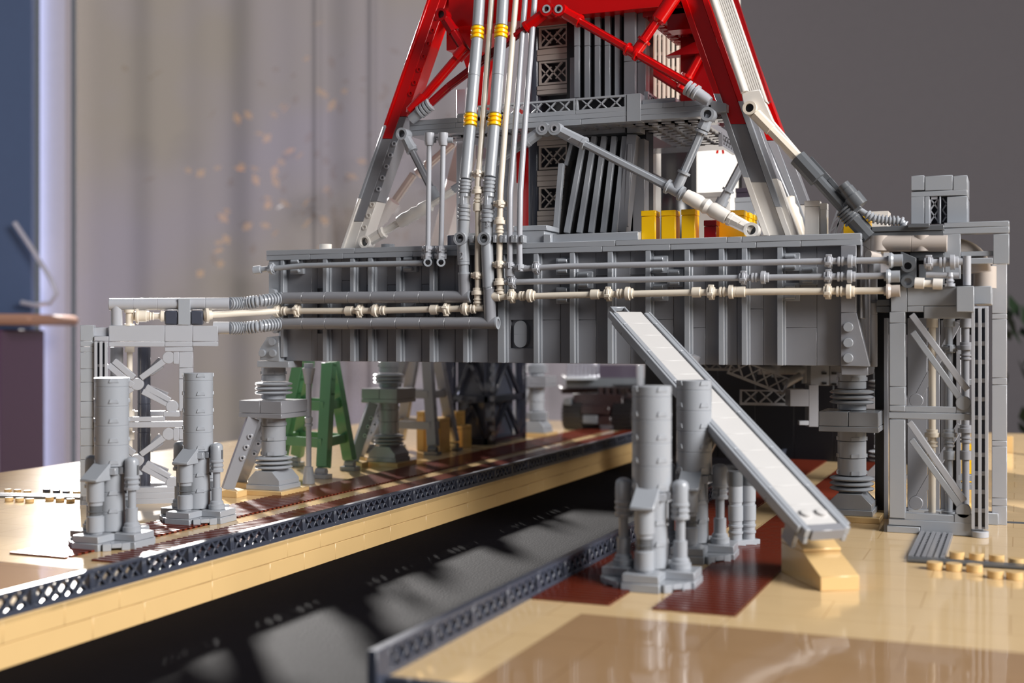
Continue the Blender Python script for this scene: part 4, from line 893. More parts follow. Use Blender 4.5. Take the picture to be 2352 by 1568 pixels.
for dy in (0, 175):
    k = 1 if dy == 0 else 0
    ldiag((250, 838+dy), (306, 885+dy), .3); ldiag((262, 828+dy), (308, 867+dy), .3)
    ldiag((324, 868+dy), (388, 821+dy), .3, end=True); ldiag((345, 858+dy), (372, 838+dy), .6, 'mid_grey')
    ldiag((285, 905+dy), (316, 882+dy), .35, end=True)
    ldiag((328, 898+dy), (396, 933+dy), .3, end=True); ldiag((336, 888+dy), (390, 920+dy), .3)
    ldiag((340, 890+dy), (385, 908+dy), 4.6, 'mid_grey'); ldiag((345, 850+dy), (370, 825+dy), 4.6, 'mid_grey')
def lpipe(x, y0, y1, d, r, mm, lab, segs=True):
    a, b = lp(x, y1, d), lp(x, y0, d); t = thing('pipe', lab, 'pipe', a, 'pipes of the left service tower'); m = MB()
    (m.segs if segs else m.tube)(a, b, r, *((2.2,) if segs else ())); m.build('pipe_run', mm, t); return t
lpipe(331, 797, 1122, 3.0, .5, 'slate', 'dark slate upright pipe standing inside the left service tower')
lpipe(268, 797, 1120, 2.5, .5, 'mid_grey', 'grey upright pipe inside the left service tower behind its crossed bars')
t = lpipe(298, 797, 1120, 2.0, .22, 'ivory', 'ivory thin upright pipe inside the left service tower', False)
for y in (800, 950, 1000): collar(m := MB(), lp(298, y, 2.0), LZ, 'ring'); m.build('collar', 'ivory', t)
# pipes on top of the left tower, continuing the big pipes
tt = thing('pipe', 'thick light grey pipe bridging from the left tower top to the ribbed hose', 'pipe', lp(251, 698, .5), 'pipes of the left service tower')
a, b = lp(251, 699, .5), lp(527, 697, .5); MB().segs(a, b, .46, 2).build('pipe_run', 'light_grey', tt)
MB().tube(lp(268, 700, .5), lp(268, 748, .5), .44).build('elbow', 'light_grey', tt)
hose([lp(527, 697, .5), at(560, 696, 98), at(600, 691, 98), P(648, 684.5)], 18, .36, .5, 'ribbed_hose', 'silver', tt)
tt = thing('pipe', 'short thick grey pipe stub leading to the lower ribbed hose', 'pipe', lp(498, 753, .5), 'pipes of the left service tower')
MB().tube(lp(490, 753, .5), lp(527, 753, .5), .48).build('pipe_run', 'light_grey', tt)
hose([lp(527, 753, .5), at(560, 753, 98), at(600, 749, 98), P(648, 743.3)], 18, .36, .5, 'ribbed_hose', 'silver', tt)
m = MB(); lbx(m, 409, 685, 437, 746, -.1, 1.2); m.build('pipe_clamp', 'grey', lt, B)
m = MB(); lbx(m, 378, 713, 408, 746, 0, 1); m.build('valve_drum', 'slate', lt, .1); m = MB(); lbx(m, 438, 713, 466, 746, 0, 1); m.build('valve_drum', 'slate', lt, .1)
wt = thing('pipe', 'ivory pipe from the left tower with stepped fitting, sloping up to the hull', 'pipe', lp(300, 725, .4), 'pipes of the left service tower')
a, b = lp(307, 726, .4), lp(378, 726, .4); d = (b-a); L = d.length
MB().lathe(a, b, [(0, .24), (.0, .36), (.2, .36), (.2, .6), (.35, .62), (.4, .45), (.95, .45), (1.0, .38), (1.15, .38), (1.16, .26), (1.25, .34), (1.35, .26), (1.45, .34), (1.55, .25), (L-.4, .25), (L-.25, .45), (L, .4)], 24).build('fitting', 'ivory', wt)
MB().lathe(lp(297, 748, .4), lp(297, 712, .4), [(0, .45), (.15, .4), (.16, .27), (1.0, .27), (1.0, .4), (1.25, .4)], 20).build('elbow', 'ivory', wt)
a, b = lp(466, 724, .4), P(646, 714); MB().lathe(a, b, [(0, .35), (.2, .6), (.4, .62), (.45, .4), (.7, .35), (.72, .24), ((b-a).length, .24)], 20).build('pipe_run', 'ivory', wt)
# ================================================================ pedestals
def pedestal(name, label, X, Y, front=True, legs=True, up=True, mm='grey', box='mid_grey', basem='tan'):
    t = thing(name, label, 'pedestal', (X, Y, 0), 'support pedestals under the platform')
    c = Vector((X, Y, 0))
    m = MB().box(X-2.1, X+2.1, Y-2.1, Y+2.1, 0, .4); m.build('tan_footing', basem, t, B)
    m = MB(); m.box(X-1.6, X+1.6, Y-1.6, Y+1.6, .4, .8)
    m.prism([(X-1.5, Y-1.5, .8), (X+1.5, Y-1.5, .8), (X+1.5, Y-1.5, 1.2), (X+.8, Y-1.5, 1.9), (X-.8, Y-1.5, 1.9), (X-1.5, Y-1.5, 1.2)], (0, 3, 0)); m.build('base', mm, t, B)
    for z in (2.0, 8.1):
        m = MB()
        for k in range(3 if z < 5 else 3): m.lathe(c+Vector((0, 0, z+k*.36)), c+Vector((0, 0, z+1+k*.36)), [(0, 1.15), (.05, 1.45), (.14, 1.55), (.23, 1.45), (.3, 1.15)], 40)
        m.build('ridged_collar', 'silver', t)
    m = MB()
    for za, zb in ((1.9, 2.1), (3.1, 4.3), (4.32, 5.5), (5.52, 6.6), (7.7, 8.1), (9.2, 9.7), (9.72, ZB-.55)):
        m.lathe(c+Vector((0, 0, za)), c+Vector((0, 0, zb)), [(0, .95), (.03, .99), (zb-za-.03, .99), (zb-za, .95)], 36)
    for z in (3.15, 4.35, 5.55, 9.75):
        for k in range(4):
            a = -PI/2+k*PI/2+.35; d = Vector((math.cos(a), math.sin(a), 0)); u = Vector((-d.y, d.x, 0)); m.obox(c+d*.98+Vector((0, 0, z+.13)), u*.28, d*.05, Vector((0, 0, .13)))
    m.build('column', mm, t)
    m = MB(); m.box(X-2, X-.02, Y-2, Y+2, 6.65, 7.65); m.box(X+.02, X+2, Y-2, Y+2, 6.65, 7.65); m.box(X-2.02, X+2.02, Y-2.02, Y+2.02, 6.25, 6.63); m.build('collar_block', box, t, B)
    if legs:
        for (dx, dy) in ((-2.3, -2.0), (-4.4, 2.6)):
            f = c+Vector((dx, dy-1.2, .5)); tp = c+Vector((-.9+dx*.05, -1.5+(dy+2)*.45, 6.2))
            l = MB().beam(f, tp, .95, .95, (dy, -dx, 0)).build('slanted_leg', 'mid_grey', t, B)
            m = MB(); n_ = Vector((.3, -1, 0)).normalized()
            for k in (.45, .6, .75): q = f.lerp(tp, k)+Vector((.5, -.1, 0)); m.ring(q-n_*0.02, q+n_*.3, .2, .11)
            m.build('pin_hole', 'light_grey', l)
            MB().prism([f+Vector((-1, -.7, -.5)), f+Vector((1.4, -.7, -.5)), f+Vector((1.4, -.7, 0)), f+Vector((.4, -.7, .1)), f+Vector((-.4, -.7, -.1))], (0, 1.4, 0)).build('leg_footing', basem, t, B)
    return t
pedestal('support_pedestal', 'grey pedestal with ridged collars under the left front corner of the platform', -56.8, 87.3)
pedestal('support_pedestal', 'greenish tinted grey pedestal behind the green frame under the platform', -58.4, 110.5)
pedestal('support_pedestal', 'far grey pedestal seen small beyond the dark gantry', -57.7, 150)
pedestal('support_pedestal', 'grey pedestal beside the white stairway foot under the right front corner', -10.95, 90.6, legs=False, box='grey')
pedestal('support_pedestal', 'shadowed pedestal deep under the platform behind the right front one', -10.6, 112, legs=False, mm='mid_grey')
m = MB()
# ================================================================ A-frames under the platform
def aframe(label, feet, tops, mm, foot='grey', wd=(1.1, .7), rungs=(.3, .62), group='braced frames under the platform'):
    c = sum((Vector(f) for f in feet), Vector((0, 0, 0)))/len(feet); t = thing('braced_frame', label, 'frame', (c.x, c.y, 0), group)
    L = []
    for f, tp in zip(feet, tops):
        f, tp = Vector(f), Vector(tp); L.append((f, tp)); g0 = f.lerp(tp, .1)
        l = MB().beam(g0, tp, wd[0], wd[1]*.5, (1, 0, 0)).build('leg', mm, t, B)
        # webbed side with pin holes
        m = MB(); d = (tp-g0); s = Vector((1, 0, 0)); s = (s-d*s.dot(d)/d.length_squared).normalized(); u = d.cross(s).normalized()
        for sg in (-1, 1): m.obox((g0+tp)/2+s*sg*(wd[0]/2-.08)+u*.35, d/2, s*.08, u*.35)
        n = int(d.length/1.25)
        for k in range(n+1): m.obox(g0+d*(k/n)*.98+u*.35, d.normalized()*.12, s*wd[0]/2, u*.3)
        m.build('web', mm, l, 0)
        m = MB(); m.lathe(f+Vector((-.5, 0, .6)), f+Vector((.5, 0, .6)), [(0, .33), (1, .33)]); m.box(f.x-.28, f.x+.28, f.y-.3, f.y+.3, .3, .7); m.build('hinge', foot, l)
        MB().box(f.x-.8, f.x+.8, f.y-.6, f.y+.6, 0, .38).build('foot_plate', foot, l, B)
    n = len(L)
    for r in rungs:
        for i in range(n):
            a = L[i][0].lerp(L[i][1], r); b = L[(i+1) % n][0].lerp(L[(i+1) % n][1], r); MB().beam(a, b, .5, .85, (a-b).cross(Vector((0, 0, 1)))).build('rung', mm, t, B)
    return t
gz = 10.4
aframe('green four legged toy brick frame under the left end of the platform', [(-58.5, 97.7, 0), (-59.4, 104.5, 0), (-66.5, 106, 0), (-64.5, 99.5, 0)],
       [(-59.0, 99.6, gz), (-60.4, 102.6, gz), (-63.6, 103.4, gz), (-62.6, 100.4, gz)], 'green')
m = MB().box(-64.5, -59, 99, 103, gz-.3, ZB); o = m.build('top_block', 'green', o, B) if False else None
aframe('dark grey braced frame behind the second pedestal under the platform', [(-58.6, 121, 0), (-58.6, 126.5, 0), (-66, 127, 0), (-66, 121, 0)],
       [(-60.0, 122.3, gz), (-60, 125, gz), (-63, 125, gz), (-63, 122.5, gz)], 'mid_grey', 'dark_grey')
# lamp post like rod
t = thing('rod_post', 'slim grey rod with flared ends standing in front of the green frame', 'post', onZ(709, 1111))
q = onZ(709, 1111); m = MB().lathe(q, q+Vector((0, 0, 10)), [(0, .5), (.05, .55), (.5, .5), (1.5, .36), (1.52, .24), (5.0, .24), (5.02, .34), (5.25, .34), (5.27, .26), (5.5, .34), (5.8, .34), (5.85, .24), (7.5, .24), (8.7, .24), (8.72, .33), (8.9, .36), (10.1, .58), (10.12, .42), (10.5, .42)], 24); m.build('rod', 'grey', t)
q = onZ(1187, 1005); t = thing('rod_post', 'slim grey rod with flared ends far back beside the far pedestal', 'post', q)
MB().lathe(q, q+Vector((0, 0, 10)), [(0, .5), (.5, .5), (1.5, .36), (1.52, .24), (5.0, .24), (5.02, .34), (5.8, .34), (5.85, .24), (8.9, .3), (10.3, .5)], 20).build('rod', 'silver', t)
# smoky gantry and tan blocks
gtr = thing('smoked_gantry', 'dark translucent lattice gantry standing far under the platform', 'gantry', (-59.5, 139, 0), None)
m = MB()
for (x, y) in ((-57.5, 134), (-57.5, 144), (-62.5, 134), (-62.5, 144)): m.box(x-.5, x+.5, y-.5, y+.5, 0, 11)
for z in (0, 5, 10): m.box(-58, -57, 134, 144, z, z+.8); m.box(-63, -62, 134, 144, z, z+.8); m.box(-62.5, -57.5, 133.5, 134.5, z, z+.8)
for z in (.8, 5.8):
    for s in (0, 1): m.beam((-57.5, 135+s*8, z), (-57.5, 139, z+4), .5, .5); m.beam((-61.8+s*3.8, 134, z), (-60, 134, z+4), .5, .5)
m.build('frame', 'smoke', gtr, B)
m = MB(); m.box(-62, -58.2, 134.8, 143, .2, 10.5); m.build('inner_block', 'slate', gtr)
for k in range(9): MB().lathe(Vector((-57, 133.6, .6+k*1.15)), Vector((-57, 133.6, 1.4+k*1.15)), [(0, .3), (.6, .3)], 12).build('clear_stud', 'clear', gtr)
for (x0, x1, y0, y1, h, lab) in ((955, 975, 945, 1035, 4.2, 'tan block just left of the dark frame leg'), (975, 1015, 960, 1040, 3.6, 'tan block between the legs of the dark braced frame'), (1012, 1050, 945, 1028, 4.6, 'tall tan block right of the dark braced frame'), (1040, 1064, 978, 1030, 2.4, 'low tan block against the smoked gantry')):
    a = onZ(x0, y1); b = onZ(x1, y1); Y_ = (a.y+b.y)/2; h = onY((x0+x1)/2, y0, Y_).z; o = thing('tan_block', lab, 'block', ((a.x+b.x)/2, Y_, 0), 'tan blocks under the platform')
    MB().box(a.x, b.x, Y_, Y_+2.5, 0, h-.42).build('body', 'tan_dark', o, B); MB().box(a.x, b.x, Y_-.02, Y_+2.5, h-.4, h).build('cap', 'tan_dark', o, B)
# tracked crawler
tk = thing('crawler_track', 'black and brown tracked crawler truck standing far back by the trench edge', 'vehicle', (-53, 164, 0))
def trk(x0, x1, y0, y1, h):
    m = MB(); pts = []
    for k in range(13): a = PI/2+PI*k/12; pts.append((0, y0+1.9+1.9*math.cos(a), h/2+h/2*math.sin(a)))
    for k in range(13): a = -PI/2+PI*k/12; pts.append((0, y1-1.9+1.9*math.cos(a), h/2+h/2*math.sin(a)))
    m.prism([(x0, p[1], p[2]) for p in pts], (x1-x0, 0, 0))
    for i in range(len(pts)):
        a = Vector(pts[i]); b = Vector(pts[(i+1) % len(pts)]); n = max(1, int((b-a).length/.7))
        for j in range(n):
            p = a.lerp(b, (j+.5)/n); m.obox((x0-(-(x1-x0))/2, p.y, p.z), ((x1-x0)/2+.15, 0, 0), (0, .18, 0), (0, 0, .18))
    return m
trk(-57.8, -55.3, 160, 169, 4.0).build('track_belt', 'black', tk, 0); trk(-50.6, -48.2, 160, 169, 4.0).build('track_belt', 'black', tk, 0)
m = MB().box(-56.5, -49.4, 160.6, 168.4, 2.0, 4.9); m.box(-55, -51, 159.6, 161, 2.2, 3.4); m.box(-53.2, -50.8, 159.7, 161, .8, 2.0); m.build('chassis', 'dark_brown', tk, .1)
m = MB()
for i in range(4):
    for j in range(3): m.lathe(Vector((-53+i, 162+j, 4.9)), Vector((-53+i, 162+j, 6)), [(0, .4), (.9, .4), (.9, .3)], 12)
m.build('studs', 'dark_brown', tk); m = MB().box(-57.5, -56.5, 159.6, 160.2, 3.4, 4.3); m.box(-54.6, -52.6, 159.2, 159.6, 1.0, 2.1); m.build('lamp_block', 'dark_grey', tk, B)
# crawler chassis beyond, hanging truss, clear bricks
cw = thing('crawler_deck', 'dark grey crawler deck with a row of clear bricks far under the platform', 'vehicle', at(1400, 900, 176))
def cb(x0, y0, x1, y1, d, dep, mm, nm, bev=B):
    c = at((x0+x1)/2, (y0+y1)/2, d); hx = (x1-x0)/2/F*d; hz = (y1-y0)/2/F*d; return MB().obox(c+F3*dep/2, R3*hx, F3*dep/2, LZ*hz).build(nm, mm, cw, bev)
cb(1300, 868, 1500, 888, 176, 14, 'dark_grey', 'deck'); cb(1370, 838, 1462, 868, 178, 8, 'plum', 'cabin')
m = MB()
for k in range(8): q = at(1306+k*9.5, 850, 175); m.lathe(q-LZ*1.1, q+LZ*1.1, [(0, .24), (2.2, .24)], 10)
m.build('clear_columns', 'clear', cw)
cb(1300, 866, 1372, 872, 174, 3, 'silver', 'ledge'); cb(1410, 884, 1500, 893, 172, 3, 'black', 'rail'); cb(1468, 838, 1478, 900, 165, 2, 'grey', 'post'); cb(1488, 838, 1494, 900, 165, 2, 'grey', 'post')
cb(1290, 892, 1500, 904, 180, 10, 'dark_brown', 'underframe')
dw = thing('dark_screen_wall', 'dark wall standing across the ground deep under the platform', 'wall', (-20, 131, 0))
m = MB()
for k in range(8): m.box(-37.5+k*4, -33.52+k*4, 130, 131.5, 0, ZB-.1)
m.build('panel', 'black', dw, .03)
bo = thing('lattice_boom', 'grey lattice boom lying low behind the stairway under the platform', 'boom', at(1780, 900, 112))
m = MB()
def lat_beam(x0, y0, x1, y1, d, h):
    a, b = at(x0, y0, d), at(x1, y1, d); U = (b-a); w_ = U.length; U.normalize(); V = U.cross(F3)*-1; V = V if V.z > 0 else -V
    lattice(m, a, U, V, F3, w_, h, .4, max(2, int(w_/1.2)), .15, .25, .15, .12)
lat_beam(1670, 858, 1800, 908, 110, 1.6); lat_beam(1700, 930, 1820, 932, 112, 1.4); lat_beam(1560, 850, 1700, 852, 114, 1.2)
m.build('truss', 'grey', bo)
m = MB(); m.segs(at(1740, 850, 116), at(1860, 850, 116), .42, 2.2); m.tube(at(1783, 836, 116), at(1783, 866, 116), .45); m.tube(at(1800, 885, 115), at(1840, 862, 115), .35); m.tube(at(1852, 836, 116), at(1852, 880, 116), .45); m.build('steel_pipe', 'silver', bo)
def cb2(x0, y0, x1, y1, d, dep, mm, nm): c = at((x0+x1)/2, (y0+y1)/2, d); hx = (x1-x0)/2/F*d; hz = (y1-y0)/2/F*d; return MB().obox(c+F3*dep/2, R3*hx, F3*dep/2, LZ*hz).build(nm, mm, bo, B)
cb2(1815, 894, 1858, 933, 108, 2, 'mid_grey', 'counterweight'); cb2(1858, 884, 1880, 980, 108, 1.5, 'mid_grey', 'mast'); cb2(1836, 966, 1858, 976, 108, .6, 'silver', 'hook'); cb2(1862, 838, 1905, 885, 112, 1.5, 'grey', 'wall_plate'); cb2(1906, 838, 1935, 885, 112, 1.5, 'mid_grey', 'wall_plate')
m = MB()
for x, y in ((1893, 857), (1916, 857), (1893, 880), (1916, 882)): q = at(x, y, 111.9); m.obox(q, R3*.2, F3*.08, LZ*.1)
m.build('slot', 'black', bo)
# ================================================================ engine service stands
def engine_stand():
    t = thing('engine_stand', '', 'stand', (0, 0, 0))
    m = MB()
    for k in range(4):
        a = -PI/2+k*PI/2; d = Vector((math.cos(a), math.sin(a), 0)); u = Vector((-d.y, d.x, 0)); c = d*1.5
        m.obox(c+LZ*.675, d*.95, u*.95, LZ*.215); m.obox(c+LZ*.225, d*1.0, u*1.0, LZ*.225)
        e = (d+u)*1.25
        m.obox(e+LZ*.3, (d+u).normalized()*.75, (u-d).normalized()*.3, LZ*.14)
        m.obox(e+LZ*.22+(u-d).normalized()*.55, (d+u).normalized()*.75, (u-d).normalized()*.25, LZ*.22); m.obox(e+LZ*.22-(u-d).normalized()*.55, (d+u).normalized()*.75, (u-d).normalized()*.25, LZ*.22)
    m.build('base_plate', 'grey', t, B)
    m = MB(); z = .9; O = Vector((0, 0, 0))
    def seg(za, zb, r0, r1=None):
        r1 = r1 or r0; h = zb-za; m.lathe(LZ*za, LZ*zb, [(0, r0-.03), (.03, r0), (h-.03, r1), (h, r1-.03)], 40)
    seg(.9, 2.1, .86, .84); seg(2.1, 3.3, .84, .8); seg(3.3, 4.45, .8, .8)
    m.build('lower_column', 'grey', t)
    m = MB(); zs = [4.9, 6.2, 7.4, 8.6, 9.8, 10.35]
    for a, b in zip(zs, zs[1:]): seg(a, b, 1.03)
    m.build('upper_column', 'grey', t)
    m = MB()
    for zt, rr in ((10.35, 1.03), (9.8-.95, 1.03), (8.6-.95, 1.03), (7.4-.95, 1.03), (5.1, 1.03), (4.4, .8), (3.3-.1, .83), (2.1, .85)):
        for k in range(4):
            a = -PI/2+k*PI/2+PI/4; d = Vector((math.cos(a), math.sin(a), 0)); u = Vector((-d.y, d.x, 0))
            zz_ = zt-.28 if zt > 10 else zt-.05
            m.prism([d*(rr-.04)-u*.3+LZ*(zz_), d*(rr-.04)+u*.3+LZ*(zz_), d*(rr-.04)+u*.22+LZ*(zz_+.26), d*(rr-.04)-u*.22+LZ*(zz_+.26)], d*.07)
    m.build('locking_tab', 'grey', t, .015)
    m = MB(); m.obox(LZ*4.65, Vector((1.05, 0, 0)), Vector((0, .3, 0)), LZ*.22); m.obox(LZ*4.65, Vector((0, 1.05, 0)), Vector((.3, 0, 0)), LZ*.22); m.obox(Vector((.55, -.75, 4.65)), Vector((.35, .1, 0)), Vector((-.08, .25, 0)), LZ*.22); m.build('cross_plate', 'grey', t, B)
    for k in range(4):
        a = -PI/2+k*PI/2; d = Vector((math.cos(a), math.sin(a), 0)); u = Vector((-d.y, d.x, 0)); c = d*1.52
        if k % 2 == 0:
            p = MB().lathe(c+LZ*.9, c+LZ*5, [(0, .42), (.1, .42), (.12, .52), (1.05, .52), (1.08, .44), (1.12, .44)], 28); p.lathe(c+LZ*2.62, c+LZ*4.2, [(0, .43), (.22, .43), (.24, .52), (1.5, .52)], 28)
            p = p.build('tank', 'grey', t); MB().lathe(c+LZ*2.0, c+LZ*2.7, [(0, .40), (.2, .40), (.22, .46), (.28, .46), (.3, .40), (.65, .40)], 28).build('dark_band', 'dark_grey', p)
            w_ = .62; q = [c-d*.65-u*w_+LZ*4.1, c+d*.68-u*w_+LZ*4.1, c+d*.68-u*w_+LZ*4.25, c-d*.55-u*w_+LZ*5.1, c-d*.65-u*w_+LZ*5.1]
            MB().prism(q, u*2*w_).build('sloped_cap', 'grey', p, B)
        else:
            p = MB().lathe(c+LZ*.9, c+LZ*6, [(0, .56), (.3, .56), (.34, .48), (.5, .46), (.6, .36), (1.45, .36), (1.47, .25), (2.55, .25), (2.57, .46), (2.62, .47), (2.75, .47), (2.8, .41), (2.9, .41), (2.95, .47), (3.05, .47), (3.1, .41), (3.2, .41), (3.25, .47), (3.35, .47), (3.4, .43), (4.3, .43), (4.45, .38), (4.55, .26), (4.6, .1)], 28).build('thruster', 'grey', t)
            m = MB(); m.obox(c+d*.42+LZ*4.7, d*.05, u*.08, LZ*.3); m.obox(c-u*.42+LZ*3.9, d*.04, u*.05, LZ*.25); m.build('slot', 'dark_grey', p)
            MB().obox(c-d*.5+LZ*4.65, d*.3, u*.12, LZ*.12).build('bracket', 'grey', p)
    return t
es = engine_stand(); first = True
for (px, py, th, lab) in ((257, 1250, 1, 'grey engine service stand left of the trench, nearer to the camera'), (455, 1195, 2, 'grey engine service stand left of the trench, between the near stand and the first pedestal'),
                          (1497, 1340, 2, 'grey engine service stand nearest the camera, right of the trench'), (1594, 1278, 4, 'grey engine service stand between the nearest stand and the stairway')):
    o = es if first else copy_tree(es); first = False
    q = onZ(px, py); o.location = q*S; o.rotation_euler.z = math.radians(th); o['label'] = lab; o['group'] = 'engine service stands'
# twin canister stand
t = thing('twin_canister', 'small grey stand of two ribbed upright canisters under the stairway', 'stand', onZ(1712, 1262)); c0 = onZ(1715, 1255)
cu_ = (onZ(1758, 1262)-onZ(1683, 1268)).normalized(); cv_ = Vector((-cu_.y, cu_.x, 0))
MB().obox(c0+cv_*.5+LZ*.2, cu_*1.0, cv_*.5, LZ*.2).build('base_plate', 'grey', t, B)
for s in (-.47, .47):
    c = c0+cv_*.5+cu_*s
    MB().lathe(c+LZ*.4, c+LZ*5, [(0, .4), (.35, .4), (.38, .46), (.5, .46), (.53, .4), (.75, .4), (.78, .46), (.9, .46), (.93, .41), (1.15, .41), (1.17, .46), (2.1, .46), (2.12, .4), (2.3, .4), (2.32, .44), (3.6, .44)], 24).build('canister', 'grey', t)
    MB().lathe(c+LZ*3.7, c+LZ*5, [(0, .45), (.9, .45)], 24).build('dark_cap', 'dark_grey', t)
# ================================================================ stairway
RA = math.radians(42.7); ru = Vector((math.cos(RA), math.sin(RA), 0)); rh = Vector((-math.sin(RA), math.cos(RA), 0))
q0 = onZ(1931, 1230, 2.95); q1 = onY(1547, 716, 84.6)
st = thing('stairway', 'white stepped stairway with grey side rails slanting from a tan foot up to the hull', 'stairs', (q0.x, q0.y, 0))
A = Vector(onZ(1888, 1203, 3.25)); hd = q1-A; ln = hd.dot(rh); Bt = A+rh*ln; Bt.z = q1.z
sl = (Bt-A); L = sl.length; sd = sl.normalized(); up = ru.cross(sd).normalized()
if up.z < 0: up = -up
n = 14
for k in range(n):
    a = A+sd*(L*k/n); b = A+sd*(L*(k+1)/n-.025)
    MB().obox((a+b)/2-up*.1, ru*.98, (b-a)/2, up*.1).build('tread', 'tread', st, .015)
for s in (-1, 1):
    m = MB(); k = -.6
    while k < L-.4:
        l_ = min(4, L-.4-k)
        for (o0, o1, h0, h1) in ((1.0, 1.36, -.35, .12), (1.02, 1.30, -.75, -.38)): 
            c = A+sd*(k+l_/2)+ru*s*(o0+o1)/2+up*(h0+h1)/2; m.obox(c, ru*(o1-o0)/2, sd*(l_/2-.012), up*(h1-h0)/2)
        k += 4
    c = A+sd*(L/2-.2)+ru*s*1.48+up*-.12; m.obox(c, ru*.1, sd*L/2, up*.22)
    m.build('side_rail', 'grey', st, B)
m = MB(); m.obox((A+Bt)/2-up*.55+sd*.6, ru*.95, sd*(L/2-.6), up*.2); m.obox((A+Bt)/2-up*.95-ru*.85+sd*.6, ru*.12, sd*(L/2-1), up*.14); m.build('under_frame', 'dark_grey', st, B)
m = MB(); c = A+sd*(-.4); m.obox(c-up*.2, ru*1.0, sd*.3, up*.3); m.obox(A-ru*1.25+sd*.6-up*.95, ru*.15, sd*.5, up*.55); m.build('foot_hinge', 'mid_grey', st, B)
m = MB(); c = Bt+sd*.35-up*.2; 
for s in (-1, 1): m.obox(c+ru*s*.5-ru*.4, ru*.08, sd*.6, up*.15)
m.obox(c+sd*.5-ru*.4, ru*.55, sd*.08, up*.15); m.build('top_hook', 'grey', st, B)
# studs at the bottom tread
m = MB()
for s in (-.45, .5): q = A+sd*.9+ru*s; m.lathe(q, q+up, [(0, .3), (.16, .3), (.17, .26)], 20)
m.build('stud', 'tread', st)
for f_, tp in ((.45, .0), ): pass
g_ = A+sd*L*.8-up*.8; MB().beam(g_, Vector((g_.x+1.0, 86.5, ZB+.3)), .5, .7).build('strut', 'mid_grey', st, B)
g_ = A+sd*L*.42-up*.9-ru*.6; MB().beam(g_, Vector((g_.x-1.6, g_.y+.3, g_.z-3.2)), .5, .7).build('strut', 'mid_grey', st, B)
# tan sloped foot
a = onZ(1885, 1358); b = onZ(1977, 1355); ft = thing('sloped_block', 'tan sloped toy brick block carrying the foot of the stairway', 'block', (a.x, a.y, 0))
BA = math.radians(32); bu = Vector((math.cos(BA), math.sin(BA), 0)); bv = Vector((-math.sin(BA), math.cos(BA), 0)); fa = Vector((a.x, a.y, 0))
def wedge(prof, off=0): return MB().prism([fa-bu*off+bv*y+LZ*z for y, z in prof], bu*(2.1+2*off))
wedge([(0, 0), (0, .74), (2.3, 1.62), (5.2, 1.62), (5.2, 0)]).build('lower_slope', 'tan', ft, B)
wedge([(2.2, 1.64), (2.2, 1.78), (3.9, 2.42), (5.2, 2.42), (5.2, 1.64)], .01).build('upper_slope', 'tan', ft, B)
# ================================================================ ground plates, rails and loose round plates
tg = thing('grooved_plate', 'grey grooved track plate lying on the tan tiles in front of the right service tower', 'plate', (-4.8, 80, 0))
for k in range(2):
    x = -5.95+k*1.02; m = MB(); m.box(x, x+1, 75.4, 85.2, 0, .04)
    for a, b in ((0, .24), (.40, .58), (.74, .98)): m.box(x+a, x+b, 75.4, 85.2, .04, .22)
    y = 75.6
    while y < 85: m.box(x, x+.98, y, y+.25, .04, .14); y += .62
    m.build('groove_strip', 'mid_grey', tg, 0)
    MB().box(x+.02, x+.98, 75.5, 85.1, .0, .06).build('groove_shadow_gap', 'dark_grey', tg)
tg = thing('grooved_plate', 'long dark grooved rail strip running to the right between rows of round tan plates', 'plate', (10, 75, 0))
m = MB()
for a, b in ((0, .22), (.36, .56), (.70, .92)): m.box(-5.9, 60, 74.35+a, 74.35+b, 0, .2)
m.box(-5.9, 60, 74.35, 75.3, 0, .06); m.build('groove_strip', 'dark_grey', tg)
m = MB(); m.box(-2, 62, 92.4, 93.2, 0, .02); o = m.build('grooved_plate', 'dark_grey', None, loc=(30, 92.8, 0)); tag(o, 'thin dark tile line behind the right service tower', 'plate')
tg = thing('grooved_plate', 'grey grooved rail strip on the sunlit tiles left of the left service tower', 'plate', (-76, 76, 0))
c = onZ(90, 1140); dr = (onZ(185, 1141)-onZ(0, 1137)).normalized(); dn = Vector((-dr.y, dr.x, 0)); m = MB()
for off in (-.9, -.55, 0, .35, .7): m.obox(c+dn*off+LZ*.08, dr*7.5, dn*.1, LZ*.08)
m.obox(c+LZ*.03, dr*7.5, dn*1.0, LZ*.03); m.build('groove_strip', 'mid_grey', tg)
def rplate(px, py, mm, lab, grp, r=.38, h=.42):
    q = onZ(px, py+1); o = MB().lathe(q, q+LZ*h, [(0, r-.03), (.02, r), (h-.02, r), (h, r-.03)], 28).build('round_plate', mm, None, loc=q); tag(o, lab, 'round plate', grp)
W5 = ('nearest the grooved plate', 'second from the grooved plate', 'third from the grooved plate', 'fourth from the grooved plate', 'furthest from the grooved plate')
for i, (x, y) in enumerate(((2198, 1282), (2243, 1285), (2289, 1289), (2334, 1297))): rplate(x, y, 'tan', 'round tan plate behind the right rail strip, '+(W5[i] if i < 3 else W5[4]), 'round tan plates behind the right rail strip', .42)
for i, (x, y) in enumerate(((2147, 1306), (2191, 1309), (2238, 1312), (2286, 1326), (2330, 1329))): rplate(x, y, 'tan', 'round tan plate in front of the right rail strip, '+W5[i], 'round tan plates before the right rail strip', .43)
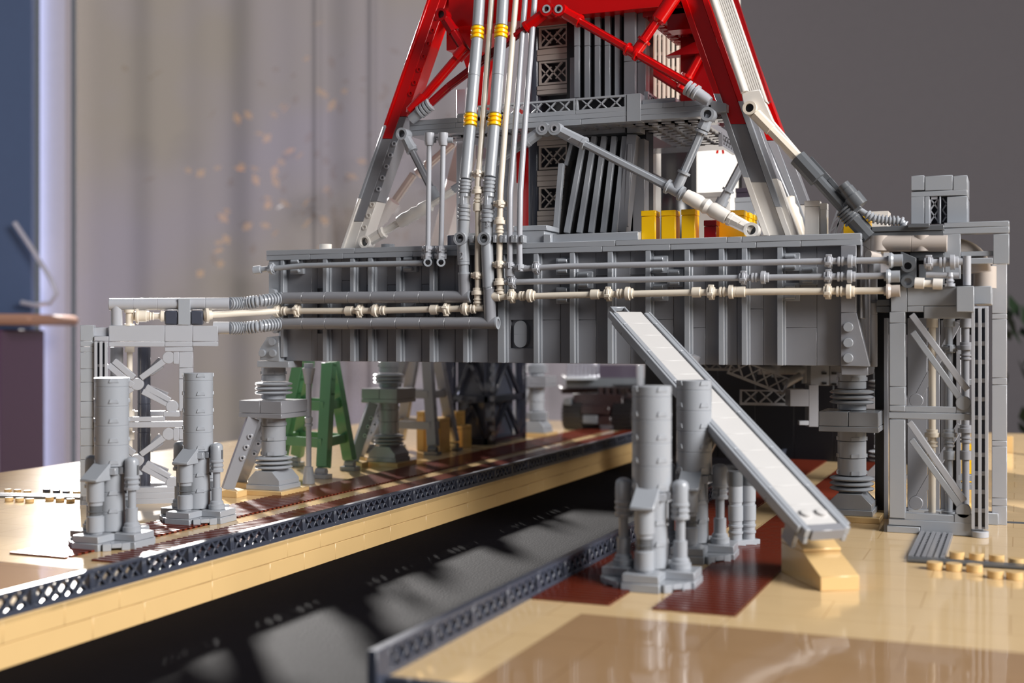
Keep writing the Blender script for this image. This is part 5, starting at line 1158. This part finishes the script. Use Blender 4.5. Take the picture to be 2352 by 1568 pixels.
for (x, y), q in zip(((18, 1129), (40, 1130), (63, 1132), (176, 1134)), ('furthest from the dark ones', 'second furthest from the dark ones', 'left of the gap before the dark ones', 'beside the left service tower')): rplate(x, y, 'tan', 'round tan plate behind the left rail strip, '+q, 'round tan plates in the far left row', .3, .26)
for (x, y), q in zip(((107, 1129), (130, 1131), (152, 1133)), ('furthest from the tower', 'the middle one of three', 'closest to the tower')): rplate(x, y, 'slate', 'round dark plate behind the left rail strip, '+q, 'round dark plates at the left', .3, .26)
for (x, y), q in zip(((21, 1149), (45, 1150), (68, 1152), (114, 1148), (138, 1150), (162, 1152)), ('sixth from the tower', 'fifth from the tower', 'fourth from the tower', 'third from the tower', 'second from the tower', 'closest to the tower')): rplate(x, y, 'tan', 'round tan plate in front of the left rail strip, '+q, 'round tan plates in the near left row', .32, .28)
# yellow parts glimpsed behind the right tower
a = onZ(2215, 1110); o = MB().box(a.x-.8, a.x+.8, a.y, a.y+1.5, 0, 3.4).build('yellow_block', 'yellow', None, B, loc=a); tag(o, 'yellow block standing on the tiles behind the right service tower', 'block')
a = onZ(2318, 1040); o = MB().box(a.x-.4, a.x+.4, a.y, a.y+1, 0, 1.8).build('tan_post', 'tan', None, B, loc=a); tag(o, 'small tan post on the tiles far behind the right tower', 'post')
# raised figures on the connectors
def text(s, p, size, parent, mm, rot=(PI/2, 0, 0), name='figure'):
    c = bpy.data.curves.new(name, 'FONT'); c.body = s; c.size = size*S; c.extrude = .02*S; c.align_x = 'CENTER'; c.align_y = 'CENTER'
    tmp = bpy.data.objects.new(name, c); C.objects.link(tmp); me = bpy.data.meshes.new_from_object(tmp); bpy.data.objects.remove(tmp); me.materials.clear(); me.materials.append(M[mm])
    o = bpy.data.objects.new(name, me); C.objects.link(o); o.parent = parent; o.location = (Vector(p)-ORG[parent])*S; o.rotation_euler = rot
text('2', onY(1060, 587, PP-.49), .75, tb1, 'light_grey'); text('2', onY(1121, 515, PP-.5), .7, tb2, 'light_grey', (-PI/2, PI, 0))
text('1', onY(1308, 318, FY-.5), .5, tw, 'light_grey', (PI/2, 1.0, 0)); text('1', onY(1697, 512, FY-.52), .5, tw, 'ivory', (PI/2, 1.0, 0))
for o in bpy.data.objects:
    if o.type == 'MESH': o.data.validate()
